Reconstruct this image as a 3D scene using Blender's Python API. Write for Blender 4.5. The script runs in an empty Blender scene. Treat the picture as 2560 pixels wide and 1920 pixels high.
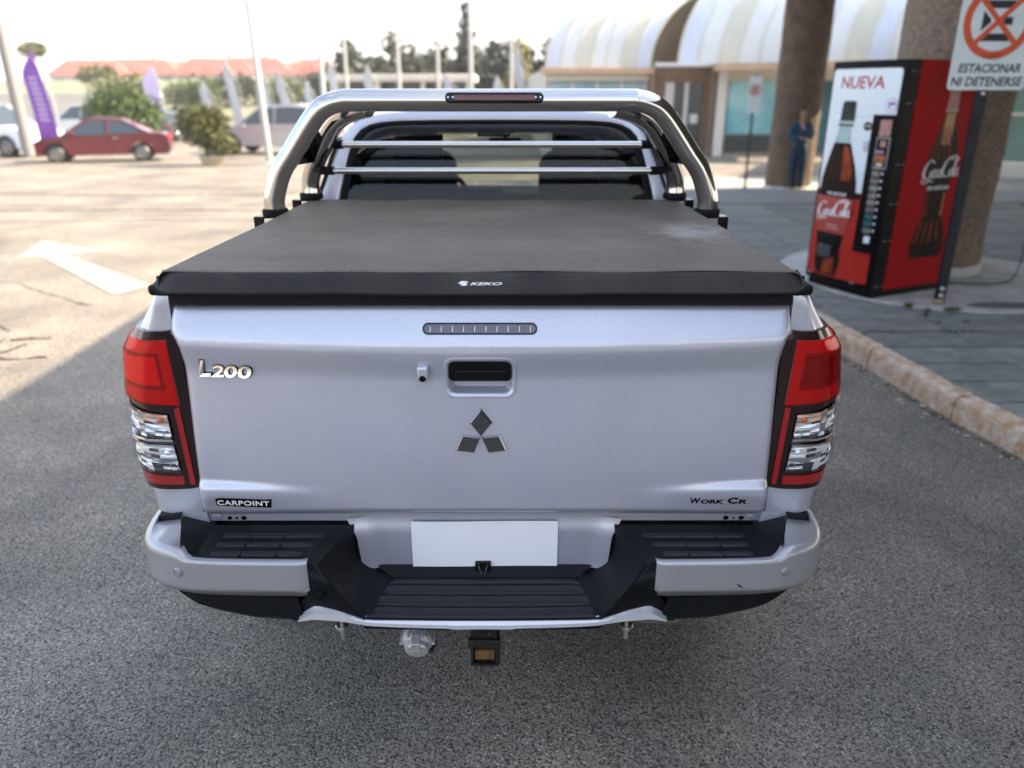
import bpy, bmesh, math, random
from mathutils import Vector, Matrix, Euler
R = math.radians
random.seed(7)
S = bpy.context.scene
COL = S.collection

# ---------------------------------------------------------------- camera, sky, sun, exposure
cam_d = bpy.data.cameras.new('camera')
cam = bpy.data.objects.new('camera', cam_d)
COL.objects.link(cam)
S.camera = cam
cam.location = (0.053, 0.0, 1.78)
cam.rotation_euler = (R(90 - 21.0), 0, R(-0.71))
cam_d.sensor_width = 36
cam_d.sensor_fit = 'HORIZONTAL'
cam_d.lens = 26.85
cam_d.clip_end = 3000
cam_d.clip_start = 0.05
cam_d.dof.use_dof = True
cam_d.dof.focus_distance = 2.1
cam_d.dof.aperture_fstop = 1.7

W = bpy.data.worlds.new('World')
S.world = W
W.use_nodes = True
wn = W.node_tree.nodes
bg = wn['Background']
sky = wn.new('ShaderNodeTexSky')
sky.sky_type = 'NISHITA'
sky.sun_disc = False
SUN_EL, SUN_AZ = 38.0, 80.0          # azimuth from +Y towards +X
sky.sun_elevation = R(SUN_EL)
sky.sun_rotation = R(SUN_AZ)
sky.air_density = 1.0
sky.dust_density = 2.2
sky.ozone_density = 1.0
# thin bright cloud and horizon haze over the clear sky
wl = W.node_tree.links
wtc = wn.new('ShaderNodeTexCoord')
wsep = wn.new('ShaderNodeSeparateXYZ'); wl.new(wtc.outputs['Generated'], wsep.inputs[0])
wmap = wn.new('ShaderNodeMapping'); wmap.inputs['Scale'].default_value = (1.0, 1.0, 2.6); wl.new(wtc.outputs['Generated'], wmap.inputs[0])
wno = wn.new('ShaderNodeTexNoise'); wno.inputs['Scale'].default_value = 2.6; wno.inputs['Detail'].default_value = 6; wno.inputs['Roughness'].default_value = 0.55
wl.new(wmap.outputs[0], wno.inputs['Vector'])
wcl = wn.new('ShaderNodeMapRange'); wcl.interpolation_type = 'SMOOTHSTEP'; wcl.inputs[1].default_value = 0.42; wcl.inputs[2].default_value = 0.66; wcl.inputs[3].default_value = 0.08; wcl.inputs[4].default_value = 0.75
wl.new(wno.outputs['Fac'], wcl.inputs[0])
whz = wn.new('ShaderNodeMapRange'); whz.interpolation_type = 'SMOOTHSTEP'; whz.inputs[1].default_value = 0.02; whz.inputs[2].default_value = 0.34; whz.inputs[3].default_value = 0.9; whz.inputs[4].default_value = 0.0
wl.new(wsep.outputs[2], whz.inputs[0])
wmx = wn.new('ShaderNodeMath'); wmx.operation = 'MAXIMUM'; wl.new(wcl.outputs[0], wmx.inputs[0]); wl.new(whz.outputs[0], wmx.inputs[1])
wmix = wn.new('ShaderNodeMix'); wmix.data_type = 'RGBA'; wmix.inputs[7].default_value = (3.15, 3.03, 2.86, 1)
wl.new(wmx.outputs[0], wmix.inputs[0]); wl.new(sky.outputs[0], wmix.inputs[6]); wl.new(wmix.outputs[2], bg.inputs[0])
bg.inputs[1].default_value = 0.15

sun_d = bpy.data.lights.new('sun', 'SUN')
sun = bpy.data.objects.new('sun', sun_d)
COL.objects.link(sun)
sun_d.energy = 3.9
sun_d.angle = R(0.55)
sun_d.color = (1.0, 0.82, 0.60)
sd = Vector((math.cos(R(SUN_EL)) * math.sin(R(SUN_AZ)), math.cos(R(SUN_EL)) * math.cos(R(SUN_AZ)), math.sin(R(SUN_EL))))
sun.rotation_euler = sd.to_track_quat('Z', 'Y').to_euler()
sun.location = sd * 60

S.view_settings.view_transform = 'Standard'
S.view_settings.look = 'None'
S.view_settings.exposure = 2.1
S.view_settings.gamma = 1.0
S.view_settings.use_curve_mapping = False
S.render.engine = 'CYCLES'
S.cycles.use_denoising = True
S.cycles.max_bounces = 8
S.cycles.transparent_max_bounces = 12
S.cycles.glossy_bounces = 4
S.cycles.caustics_reflective = False
S.cycles.caustics_refractive = False
S.cycles.sample_clamp_indirect = 6
S.cycles.volume_bounces = 0

# ---------------------------------------------------------------- materials
MATS = {}
def lk(nt, a, b): nt.links.new(a, b)
def pmat(name, col, rough=0.5, metal=0.0, coat=0.0, coat_r=0.03, var=0.0, vscale=8.0, bump=0.0, bscale=60.0,
         col2=None, spec=0.5, detail=4.0, rvar=0.0, emit=None, obj_rand=0.0, dist=0.02):
    m = bpy.data.materials.new(name); m.use_nodes = True
    nt = m.node_tree; p = nt.nodes['Principled BSDF']
    p.inputs['Base Color'].default_value = (*col, 1)
    p.inputs['Roughness'].default_value = rough
    p.inputs['Metallic'].default_value = metal
    p.inputs['Coat Weight'].default_value = coat
    p.inputs['Coat Roughness'].default_value = coat_r
    p.inputs['Specular IOR Level'].default_value = spec
    tc = nt.nodes.new('ShaderNodeTexCoord')
    src = None
    if var > 0 or col2 is not None:
        n = nt.nodes.new('ShaderNodeTexNoise'); n.inputs['Scale'].default_value = vscale; n.inputs['Detail'].default_value = detail
        n.inputs['Roughness'].default_value = 0.62
        lk(nt, tc.outputs['Object'], n.inputs['Vector'])
        r = nt.nodes.new('ShaderNodeValToRGB')
        c2 = col2 if col2 is not None else tuple(min(1, c * (1 + var)) for c in col)
        c1 = col if col2 is not None else tuple(c * (1 - var) for c in col)
        r.color_ramp.elements[0].position = 0.36; r.color_ramp.elements[1].position = 0.66
        r.color_ramp.elements[0].color = (*c1, 1); r.color_ramp.elements[1].color = (*c2, 1)
        lk(nt, n.outputs['Fac'], r.inputs['Fac'])
        src = r.outputs['Color']
        if rvar:
            mr = nt.nodes.new('ShaderNodeMapRange'); mr.inputs[3].default_value = rough - rvar; mr.inputs[4].default_value = rough + rvar
            lk(nt, n.outputs['Fac'], mr.inputs[0]); lk(nt, mr.outputs[0], p.inputs['Roughness'])
    if obj_rand > 0:
        oi = nt.nodes.new('ShaderNodeObjectInfo')
        mr = nt.nodes.new('ShaderNodeMapRange'); mr.inputs[3].default_value = 1 - obj_rand; mr.inputs[4].default_value = 1 + obj_rand
        lk(nt, oi.outputs['Random'], mr.inputs[0])
        mx = nt.nodes.new('ShaderNodeMix'); mx.data_type = 'RGBA'; mx.blend_type = 'MULTIPLY'; mx.inputs[0].default_value = 1
        if src is not None: lk(nt, src, mx.inputs[6])
        else: mx.inputs[6].default_value = (*col, 1)
        cb = nt.nodes.new('ShaderNodeCombineColor')
        for i in range(3): lk(nt, mr.outputs[0], cb.inputs[i])
        lk(nt, cb.outputs[0], mx.inputs[7]); src = mx.outputs[2]
    if src is not None: lk(nt, src, p.inputs['Base Color'])
    if bump > 0:
        n2 = nt.nodes.new('ShaderNodeTexNoise'); n2.inputs['Scale'].default_value = bscale; n2.inputs['Detail'].default_value = 3
        lk(nt, tc.outputs['Object'], n2.inputs['Vector'])
        b = nt.nodes.new('ShaderNodeBump'); b.inputs['Strength'].default_value = bump; b.inputs['Distance'].default_value = dist
        lk(nt, n2.outputs['Fac'], b.inputs['Height']); lk(nt, b.outputs['Normal'], p.inputs['Normal'])
    if emit:
        p.inputs['Emission Color'].default_value = (*emit[0], 1); p.inputs['Emission Strength'].default_value = emit[1]
    MATS[name] = m
    return m

def lensmat(name, tint, refl=0.06, rough=0.03):
    """thin clear shell: straight-through tint plus fresnel reflection"""
    m = bpy.data.materials.new(name); m.use_nodes = True
    nt = m.node_tree; out = nt.nodes['Material Output']; nt.nodes.remove(nt.nodes['Principled BSDF'])
    t = nt.nodes.new('ShaderNodeBsdfTransparent'); t.inputs[0].default_value = (*tint, 1)
    g = nt.nodes.new('ShaderNodeBsdfGlossy'); g.inputs['Roughness'].default_value = rough
    f = nt.nodes.new('ShaderNodeLayerWeight'); f.inputs[0].default_value = 0.25
    mr = nt.nodes.new('ShaderNodeMapRange'); mr.inputs[3].default_value = refl; mr.inputs[4].default_value = 0.9
    lk(nt, f.outputs['Facing'], mr.inputs[0])
    pw = nt.nodes.new('ShaderNodeMath'); pw.operation = 'POWER'; pw.inputs[1].default_value = 3.0
    lk(nt, f.outputs['Facing'], pw.inputs[0]); lk(nt, pw.outputs[0], mr.inputs[0])
    mx = nt.nodes.new('ShaderNodeMixShader')
    lk(nt, mr.outputs[0], mx.inputs[0]); lk(nt, t.outputs[0], mx.inputs[1]); lk(nt, g.outputs[0], mx.inputs[2])
    lk(nt, mx.outputs[0], out.inputs[0])
    MATS[name] = m
    return m

def asphalt(name, c_dark, c_mid, c_light, grain=150.0, warm=(0.2, 0.17, 0.13)):
    m = bpy.data.materials.new(name); m.use_nodes = True
    nt = m.node_tree; N = nt.nodes; p = N['Principled BSDF']
    tc = N.new('ShaderNodeTexCoord')
    v = N.new('ShaderNodeTexVoronoi'); v.inputs['Scale'].default_value = grain; v.inputs['Randomness'].default_value = 1
    n1 = N.new('ShaderNodeTexNoise'); n1.inputs['Scale'].default_value = grain * 0.75; n1.inputs['Detail'].default_value = 3
    nb = N.new('ShaderNodeTexNoise'); nb.inputs['Scale'].default_value = 0.9; nb.inputs['Detail'].default_value = 6; nb.inputs['Roughness'].default_value = 0.65
    nm = N.new('ShaderNodeTexNoise'); nm.inputs['Scale'].default_value = 14; nm.inputs['Detail'].default_value = 4
    for t in (v, n1, nb, nm): lk(nt, tc.outputs['Object'], t.inputs['Vector'])
    sep = N.new('ShaderNodeSeparateColor'); lk(nt, v.outputs['Color'], sep.inputs[0])
    ramp = N.new('ShaderNodeValToRGB')
    e = ramp.color_ramp.elements
    e[0].position = 0.0; e[0].color = (*c_dark, 1)
    e[1].position = 1.0; e[1].color = (*c_light, 1)
    a = ramp.color_ramp.elements.new(0.22); a.color = (*[0.55 * x + 0.45 * y for x, y in zip(c_mid, c_dark)], 1)
    a = ramp.color_ramp.elements.new(0.45); a.color = (*c_mid, 1)
    a = ramp.color_ramp.elements.new(0.9); a.color = (*[0.8 * x + 0.2 * y for x, y in zip(c_mid, c_light)], 1)
    lk(nt, sep.outputs[0], ramp.inputs['Fac'])
    # dark pits between stones
    pr = N.new('ShaderNodeValToRGB'); pr.color_ramp.elements[0].position = 0.36; pr.color_ramp.elements[1].position = 0.47
    pr.color_ramp.elements[0].color = (0.26, 0.26, 0.265, 1); pr.color_ramp.elements[1].color = (1, 1, 1, 1)
    lk(nt, n1.outputs['Fac'], pr.inputs['Fac'])
    m1 = N.new('ShaderNodeMix'); m1.data_type = 'RGBA'; m1.blend_type = 'MULTIPLY'; m1.inputs[0].default_value = 0.9
    lk(nt, ramp.outputs[0], m1.inputs[6]); lk(nt, pr.outputs[0], m1.inputs[7])
    # broad dusty / worn patches
    br = N.new('ShaderNodeValToRGB'); br.color_ramp.elements[0].position = 0.32; br.color_ramp.elements[1].position = 0.7
    br.color_ramp.elements[0].color = (0.66, 0.67, 0.69, 1); br.color_ramp.elements[1].color = (1.20, 1.17, 1.10, 1)
    lk(nt, nb.outputs['Fac'], br.inputs['Fac'])
    m2 = N.new('ShaderNodeMix'); m2.data_type = 'RGBA'; m2.blend_type = 'MULTIPLY'; m2.inputs[0].default_value = 1
    lk(nt, m1.outputs[2], m2.inputs[6]); lk(nt, br.outputs[0], m2.inputs[7])
    mr = N.new('ShaderNodeValToRGB'); mr.color_ramp.elements[0].position = 0.58; mr.color_ramp.elements[1].position = 0.8
    mr.color_ramp.elements[0].color = (0, 0, 0, 1); mr.color_ramp.elements[1].color = (0.45, 0.45, 0.45, 1)
    lk(nt, nm.outputs['Fac'], mr.inputs['Fac'])
    m3 = N.new('ShaderNodeMix'); m3.data_type = 'RGBA'; m3.inputs[7].default_value = (*warm, 1)
    lk(nt, mr.outputs[0], m3.inputs[0]); lk(nt, m2.outputs[2], m3.inputs[6])
    # old oil drips and damp-looking blotches, a few metres apart
    no = N.new('ShaderNodeTexNoise'); no.inputs['Scale'].default_value = 0.55; no.inputs['Detail'].default_value = 8; no.inputs['Roughness'].default_value = 0.6; no.inputs['Distortion'].default_value = 0.6
    lk(nt, tc.outputs['Object'], no.inputs['Vector'])
    ro = N.new('ShaderNodeValToRGB'); ro.color_ramp.elements[0].position = 0.34; ro.color_ramp.elements[1].position = 0.52
    ro.color_ramp.elements[0].color = (0.70, 0.70, 0.70, 1); ro.color_ramp.elements[1].color = (1.04, 1.04, 1.03, 1); lk(nt, no.outputs['Fac'], ro.inputs['Fac'])
    m4 = N.new('ShaderNodeMix'); m4.data_type = 'RGBA'; m4.blend_type = 'MULTIPLY'; m4.inputs[0].default_value = 1
    lk(nt, m3.outputs[2], m4.inputs[6]); lk(nt, ro.outputs[0], m4.inputs[7])
    lk(nt, m4.outputs[2], p.inputs['Base Color'])
    p.inputs['Roughness'].default_value = 0.85
    p.inputs['Specular IOR Level'].default_value = 0.3
    ad = N.new('ShaderNodeMath'); ad.operation = 'MULTIPLY_ADD'; ad.inputs[1].default_value = -0.7
    lk(nt, v.outputs['Distance'], ad.inputs[0]); lk(nt, n1.outputs['Fac'], ad.inputs[2])
    b = N.new('ShaderNodeBump'); b.inputs['Strength'].default_value = 0.8; b.inputs['Distance'].default_value = 0.005
    lk(nt, ad.outputs[0], b.inputs['Height']); lk(nt, b.outputs['Normal'], p.inputs['Normal'])
    MATS[name] = m
    return m

# ---------------------------------------------------------------- mesh helpers
def V(*a): return Vector(a)
class MB:
    """collects geometry, then build() links it as ONE mesh object"""
    def __init__(s): s.v = []; s.f = []
    def add(s, vs, fs):
        o = len(s.v); s.v += [tuple(x) for x in vs]; s.f += [tuple(i + o for i in f) for f in fs]; return s
    def box(s, lo, hi, M=None):
        x0, y0, z0 = lo; x1, y1, z1 = hi
        vs = [V(x, y, z) for z in (z0, z1) for x, y in ((x0, y0), (x1, y0), (x1, y1), (x0, y1))]
        if M is not None: vs = [M @ v for v in vs]
        return s.add(vs, [(3, 2, 1, 0), (4, 5, 6, 7), (0, 1, 5, 4), (1, 2, 6, 5), (2, 3, 7, 6), (3, 0, 4, 7)])
    def poly(s, pts): return s.add(pts, [tuple(range(len(pts)))])
    def prism(s, pts, d):
        """closed outline (3D points) swept by vector d"""
        n = len(pts); d = Vector(d); a = [Vector(p) for p in pts]
        fs = [tuple(reversed(range(n))), tuple(range(n, 2 * n))] + [(i, (i + 1) % n, n + (i + 1) % n, n + i) for i in range(n)]
        return s.add(a + [p + d for p in a], fs)
    def grid(s, fn, us, vs, skip=None, flip=False):
        pts = [fn(u, v) for v in vs for u in us]; n = len(us); fs = []
        for j in range(len(vs) - 1):
            for i in range(n - 1):
                if skip and skip(0.5 * (us[i] + us[i + 1]), 0.5 * (vs[j] + vs[j + 1])): continue
                q = (j * n + i, j * n + i + 1, (j + 1) * n + i + 1, (j + 1) * n + i)
                fs.append(q[::-1] if flip else q)
        return s.add(pts, fs)
    def strip(s, A, B, closed=False):
        n = len(A); m = n if closed else n - 1
        return s.add(list(A) + list(B), [(i, (i + 1) % n, n + (i + 1) % n, n + i) for i in range(m)])
    def tube(s, path, r, n=12, caps=True, closed=False):
        path = [Vector(p) for p in path]; N = len(path)
        rs = r if isinstance(r, (list, tuple)) else [r] * N
        t0 = (path[1] - path[0]).normalized()
        up = V(0, 0, 1) if abs(t0.z) < 0.9 else V(0, 1, 0)
        nrm = t0.cross(up).normalized(); prev = t0; vs = []; fs = []
        for i, p in enumerate(path):
            if closed: t = (path[(i + 1) % N] - path[i - 1]).normalized()
            elif i == 0: t = t0
            elif i == N - 1: t = (path[-1] - path[-2]).normalized()
            else: t = ((path[i + 1] - p).normalized() + (p - path[i - 1]).normalized()).normalized()
            ax = prev.cross(t)
            if ax.length > 1e-6: nrm = Matrix.Rotation(prev.angle(t), 3, ax.normalized()) @ nrm
            prev = t; b = t.cross(nrm).normalized()
            for k in range(n):
                a = 2 * math.pi * k / n
                vs.append(p + (nrm * math.cos(a) + b * math.sin(a)) * rs[i])
        M = N if closed else N - 1
        for i in range(M):
            i2 = (i + 1) % N
            for k in range(n):
                fs.append((i * n + k, i * n + (k + 1) % n, i2 * n + (k + 1) % n, i2 * n + k))
        if caps and not closed:
            fs.append(tuple(reversed(range(n)))); fs.append(tuple((N - 1) * n + k for k in range(n)))
        return s.add(vs, fs)
    def lathe(s, prof, n=24, M=None, caps=True):
        """prof: (r, h) turned about local Z"""
        vs = []; fs = []
        for r, h in prof:
            for k in range(n):
                a = 2 * math.pi * k / n; p = V(r * math.cos(a), r * math.sin(a), h)
                vs.append(M @ p if M is not None else p)
        for i in range(len(prof) - 1):
            for k in range(n):
                fs.append((i * n + k, i * n + (k + 1) % n, (i + 1) * n + (k + 1) % n, (i + 1) * n + k))
        if caps:
            fs.append(tuple(reversed(range(n)))); fs.append(tuple((len(prof) - 1) * n + k for k in range(n)))
        return s.add(vs, fs)
    def build(s, name, mat, parent=None, smooth=35, bevel=0.0, seg=2, fix=True):
        me = bpy.data.meshes.new(name)
        me.from_pydata(s.v, [], s.f); me.update()
        if fix:
            bm = bmesh.new(); bm.from_mesh(me)
            bmesh.ops.remove_doubles(bm, verts=bm.verts, dist=1e-5)
            bmesh.ops.recalc_face_normals(bm, faces=bm.faces)
            bm.to_mesh(me); bm.free()
        if mat is not None: me.materials.append(MATS[mat] if isinstance(mat, str) else mat)
        if smooth:
            me.shade_smooth(); me.set_sharp_from_angle(angle=R(smooth))
        o = bpy.data.objects.new(name, me); COL.objects.link(o)
        if parent is not None: o.parent = parent
        if bevel > 0:
            b = o.modifiers.new('bevel', 'BEVEL'); b.width = bevel; b.segments = seg; b.limit_method = 'ANGLE'; b.angle_limit = R(32)
            b.harden_normals = False
        return o

def thing(name, label, cat, loc=(0, 0, 0), rz=0.0, group=None, kind=None):
    o = bpy.data.objects.new(name, None); COL.objects.link(o)
    o.empty_display_size = 0.1
    o.location = loc; o.rotation_euler = (0, 0, rz)
    return tag(o, label, cat, group, kind)
def tag(o, label=None, cat=None, group=None, kind=None):
    if label: o['label'] = label
    if cat: o['category'] = cat
    if group: o['group'] = group
    if kind: o['kind'] = kind
    return o
def struct(o): o['kind'] = 'structure'; return o
def lin(a, b, n): return [a + (b - a) * i / (n - 1) for i in range(n)]
def lerp(a, b, t): return a + (b - a) * t
def sm(t): t = max(0.0, min(1.0, t)); return t * t * (3 - 2 * t)
def interp(tab, x):
    if x <= tab[0][0]: return tab[0][1]
    for (a, b), (c, d) in zip(tab, tab[1:]):
        if x <= c: return b + (d - b) * (x - a) / (c - a)
    return tab[-1][1]
def catmull(P, n=8, closed=False):
    P = [Vector(p) for p in P]; out = []; N = len(P); M = N if closed else N - 1
    for i in range(M):
        if closed: a, b, c, d = P[i - 1], P[i], P[(i + 1) % N], P[(i + 2) % N]
        else: a, b, c, d = P[max(i - 1, 0)], P[i], P[i + 1], P[min(i + 2, N - 1)]
        for k in range(n):
            t = k / n
            out.append(0.5 * ((2 * b) + (c - a) * t + (2 * a - 5 * b + 4 * c - d) * t * t + (3 * b - a - 3 * c + d) * t ** 3))
    if not closed: out.append(P[-1])
    return out
def fillet(P, r, n=8):
    P = [Vector(p) for p in P]; out = [P[0]]
    for i in range(1, len(P) - 1):
        a = (P[i - 1] - P[i]); b = (P[i + 1] - P[i]); rr = r[i - 1] if isinstance(r, (list, tuple)) else r
        d = min(rr, a.length * 0.49, b.length * 0.49)
        A = P[i] + a.normalized() * d; B = P[i] + b.normalized() * d
        for k in range(n + 1):
            t = k / n
            out.append((1 - t) ** 2 * A + 2 * t * (1 - t) * P[i] + t * t * B)
    out.append(P[-1]); return out
def rrect(cx, cy, hx, hy, r, n=6):
    out = []
    for sx, sy, a0 in ((1, 1, 0), (-1, 1, 90), (-1, -1, 180), (1, -1, 270)):
        for k in range(n + 1):
            a = R(a0 + 90 * k / n)
            out.append((cx + sx * (hx - r) + r * math.cos(a), cy + sy * (hy - r) + r * math.sin(a)))
    return out

_txt = {}
def text_mesh(st, shear=0.0, bold=0.0, spacing=1.0):
    key = (st, shear, bold, spacing)
    if key in _txt: return _txt[key]
    cu = bpy.data.curves.new('lettering', 'FONT'); cu.body = st; cu.shear = shear; cu.offset = bold; cu.space_character = spacing
    cu.resolution_u = 3
    ob = bpy.data.objects.new('lettering', cu); COL.objects.link(ob)
    bpy.context.view_layer.update()
    dg = bpy.context.evaluated_depsgraph_get()
    me = bpy.data.meshes.new_from_object(ob.evaluated_get(dg))
    vs = [(v.co.x, v.co.y) for v in me.vertices]; fs = [tuple(p.vertices) for p in me.polygons]
    bpy.data.meshes.remove(me); bpy.data.objects.remove(ob); bpy.data.curves.remove(cu)
    x0 = min(v[0] for v in vs); x1 = max(v[0] for v in vs); y0 = min(v[1] for v in vs); y1 = max(v[1] for v in vs)
    vs = [((x - x0) / (x1 - x0), (y - y0) / (y1 - y0)) for x, y in vs]
    _txt[key] = (vs, fs)
    return _txt[key]
def text(name, st, mat, parent, fn, thick=0.0, shear=0.0, bold=0.0, spacing=1.0, mb=None):
    """fn(u, v, d): u, v in 0..1 over the text's box, d = height above the surface"""
    vs, fs = text_mesh(st, shear, bold, spacing)
    m = mb or MB()
    if thick <= 0:
        m.add([fn(u, v, 0) for u, v in vs], fs)
    else:
        n = len(vs); edges = {}
        for f in fs:
            for a, b in zip(f, f[1:] + f[:1]): edges[(a, b)] = edges.get((a, b), 0) + 1
        side = [(a, b, b + n, a + n) for (a, b) in edges if (b, a) not in edges]
        m.add([fn(u, v, thick) for u, v in vs] + [fn(u, v, 0) for u, v in vs], list(fs) + side)
    if mb is not None: return m
    return m.build(name, mat, parent, smooth=0, fix=False)
def ribbon(mb, pts, widths, fn, n=10, d=0.0):
    """calligraphic stroke in 2D, mapped onto a surface"""
    P = catmull([(x, y, 0) for x, y in pts], n)
    Wd = [interp(list(zip(lin(0, 1, len(widths)), widths)), i / (len(P) - 1)) for i in range(len(P))]
    A = []; B = []
    for i, p in enumerate(P):
        t = (P[min(i + 1, len(P) - 1)] - P[max(i - 1, 0)]); t = t.normalized() if t.length > 1e-9 else V(1, 0, 0)
        q = V(-t.y, t.x, 0) * Wd[i] * 0.5
        A.append(fn(p.x + q.x, p.y + q.y, d)); B.append(fn(p.x - q.x, p.y - q.y, d))
    mb.strip(A, B)
# ---------------------------------------------------------------- palette
def silver_paint():
    m = pmat('silver_paint', (0.47, 0.482, 0.555), 0.34, 0.55, coat=0.9, coat_r=0.04)
    nt = m.node_tree; p = nt.nodes['Principled BSDF']
    tc = nt.nodes.new('ShaderNodeTexCoord')
    n = nt.nodes.new('ShaderNodeTexNoise'); n.inputs['Scale'].default_value = 900; n.inputs['Detail'].default_value = 1
    lk(nt, tc.outputs['Object'], n.inputs['Vector'])
    b = nt.nodes.new('ShaderNodeBump'); b.inputs['Strength'].default_value = 0.12; b.inputs['Distance'].default_value = 0.001
    lk(nt, n.outputs['Fac'], b.inputs['Height']); lk(nt, b.outputs['Normal'], p.inputs['Normal'])
    # light road film, a little uneven
    n2 = nt.nodes.new('ShaderNodeTexNoise'); n2.inputs['Scale'].default_value = 5; n2.inputs['Detail'].default_value = 5
    lk(nt, tc.outputs['Object'], n2.inputs['Vector'])
    mr = nt.nodes.new('ShaderNodeMapRange'); mr.inputs[3].default_value = 0.30; mr.inputs[4].default_value = 0.44
    lk(nt, n2.outputs['Fac'], mr.inputs[0]); lk(nt, mr.outputs[0], p.inputs['Roughness'])
silver_paint()
def flake():
    m = MATS['silver_paint']; nt = m.node_tree; p = nt.nodes['Principled BSDF']; tc = nt.nodes.new('ShaderNodeTexCoord')
    a = nt.nodes.new('ShaderNodeTexNoise'); a.inputs['Scale'].default_value = 330; a.inputs['Detail'].default_value = 2; lk(nt, tc.outputs['Object'], a.inputs['Vector'])
    b = nt.nodes.new('ShaderNodeTexNoise'); b.inputs['Scale'].default_value = 4; b.inputs['Detail'].default_value = 5; lk(nt, tc.outputs['Object'], b.inputs['Vector'])
    r = nt.nodes.new('ShaderNodeValToRGB'); r.color_ramp.elements[0].position = .3; r.color_ramp.elements[1].position = .7
    r.color_ramp.elements[0].color = (.47, .485, .575, 1); r.color_ramp.elements[1].color = (.565, .58, .655, 1); lk(nt, a.outputs['Fac'], r.inputs['Fac'])
    r2 = nt.nodes.new('ShaderNodeValToRGB'); r2.color_ramp.elements[0].position = .35; r2.color_ramp.elements[1].position = .7
    r2.color_ramp.elements[0].color = (.97, .97, .985, 1); r2.color_ramp.elements[1].color = (1.03, 1.02, 1.0, 1); lk(nt, b.outputs['Fac'], r2.inputs['Fac'])
    x = nt.nodes.new('ShaderNodeMix'); x.data_type = 'RGBA'; x.blend_type = 'MULTIPLY'; x.inputs[0].default_value = 1; lk(nt, r.outputs[0], x.inputs[6]); lk(nt, r2.outputs[0], x.inputs[7]); lk(nt, x.outputs[2], p.inputs['Base Color'])
flake()
pmat('strip_silver', (0.66, 0.66, 0.70), 0.35, 0.4, coat=0.7)
pmat('bumper_silver', (0.36, 0.365, 0.385), 0.38, 0.5, coat=0.7, coat_r=0.08, var=0.03, vscale=6)
pmat('black_plastic', (0.0028, 0.0036, 0.0048), 0.5, spec=0.18, var=0.25, vscale=9, bump=0.25, bscale=500, dist=0.001, rvar=0.1)
pmat('step_plastic', (0.0045, 0.0068, 0.0095), 0.42, spec=0.38, var=0.3, vscale=14, bump=0.3, bscale=420, dist=0.001, rvar=0.12)
pmat('gloss_black', (0.002, 0.002, 0.0025), 0.15, spec=.3)
pmat('rubber', (0.003, 0.003, 0.003), 0.7, spec=.2)
pmat('vinyl', (0.096, 0.080, 0.064), 0.62, spec=0.14, col2=(0.142, 0.120, 0.097), vscale=3.0, bump=0.35, bscale=700, dist=0.001, rvar=0.06, detail=7)
pmat('vinyl_flap', (0.020, 0.019, 0.019), 0.58, spec=0.25, col2=(0.046, 0.042, 0.039), vscale=5.0, bump=0.3, bscale=700, dist=0.001, detail=6)
pmat('brush_seal', (0.003, 0.0035, 0.007), 0.9, bump=0.6, bscale=300, dist=0.004)
pmat('stainless', (0.56, 0.545, 0.525), 0.035, 1.0, rvar=0.012, var=0.02, vscale=20)
pmat('chrome', (0.82, 0.82, 0.83), 0.06, 1.0)
pmat('dark_chrome', (0.20, 0.20, 0.215), 0.12, 1.0)
pmat('white_print', (0.80, 0.80, 0.80), 0.6)
pmat('paper', (0.80, 0.79, 0.83), 0.75, var=0.015, vscale=4)
pmat('lamp_housing', (0.012, 0.001, 0.002), 0.12, coat=0.5)
pmat('lamp_facet_dark', (0.05, 0.05, 0.055), 0.2, 0.3)
pmat('lamp_facet_mid', (0.35, 0.36, 0.38), 0.15, 0.6)
pmat('lamp_facet_amber', (0.60, 0.40, 0.30), 0.2, 0.3)
pmat('lamp_red', (0.72, 0.45, 0.42), 0.35, 0.5, bump=.6, bscale=130, dist=.003)
pmat('lamp_red_core', (0.92, 0.80, 0.75), 0.3, 0.3)
pmat('lamp_red_frame', (0.34, 0.20, 0.20), 0.3, 0.2)
pmat('lamp_red_deep', (0.30, 0.18, 0.18), 0.2, 0.3)
pmat('lamp_red_dark', (0.30, 0.003, 0.005), 0.2, coat=1.0, coat_r=0.03)
pmat('lamp_reflector', (0.90, 0.91, 0.93), 0.24, 0.45)
pmat('amber', (0.55, 0.13, 0.02), 0.2, coat=0.5)
lensmat('clear_lens', (0.93, 0.94, 0.95), 0.05)
lensmat('red_lens', (0.86, 0.045, 0.04), 0.06)
lensmat('tinted_glass', (0.42, 0.43, 0.36), 0.032, 0.0)
lensmat('privacy_glass', (0.04, 0.045, 0.04), 0.05, 0.0)
lensmat('clear_glass', (0.85, 0.9, 0.86), 0.05, 0.0)
pmat('brake_lens', (0.11, 0.105, 0.125), 0.25, coat=0.6, bump=0.5, bscale=220, dist=0.002)
pmat('bar_lamp_red', (0.11, 0.012, 0.012), 0.3, coat=0.6, bump=0.4, bscale=200, dist=0.002)
pmat('interior_dark', (0.003, 0.003, 0.003), 0.8, spec=.2)
pmat('seat_cloth', (0.012, 0.012, 0.013), 0.9, var=0.2, vscale=60)
pmat('frame_steel', (0.014, 0.013, 0.012), 0.6, 0.3, var=0.4, vscale=18, bump=0.3, bscale=90)
pmat('dusty_steel', (0.10, 0.09, 0.075), 0.8, var=0.45, vscale=30, bump=0.4, bscale=80)
pmat('cast_metal', (0.55, 0.55, 0.56), 0.4, 0.5, var=0.15, vscale=40, bump=0.2, bscale=120)
pmat('rust', (0.12, 0.06, 0.02), 0.9, col2=(0.22, 0.12, 0.04), vscale=50, bump=0.4, bscale=150)
pmat('zinc', (0.55, 0.53, 0.48), 0.35, 0.9)
pmat('tyre', (0.006, 0.006, 0.006), 0.75, bump=0.3, bscale=60)
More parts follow.
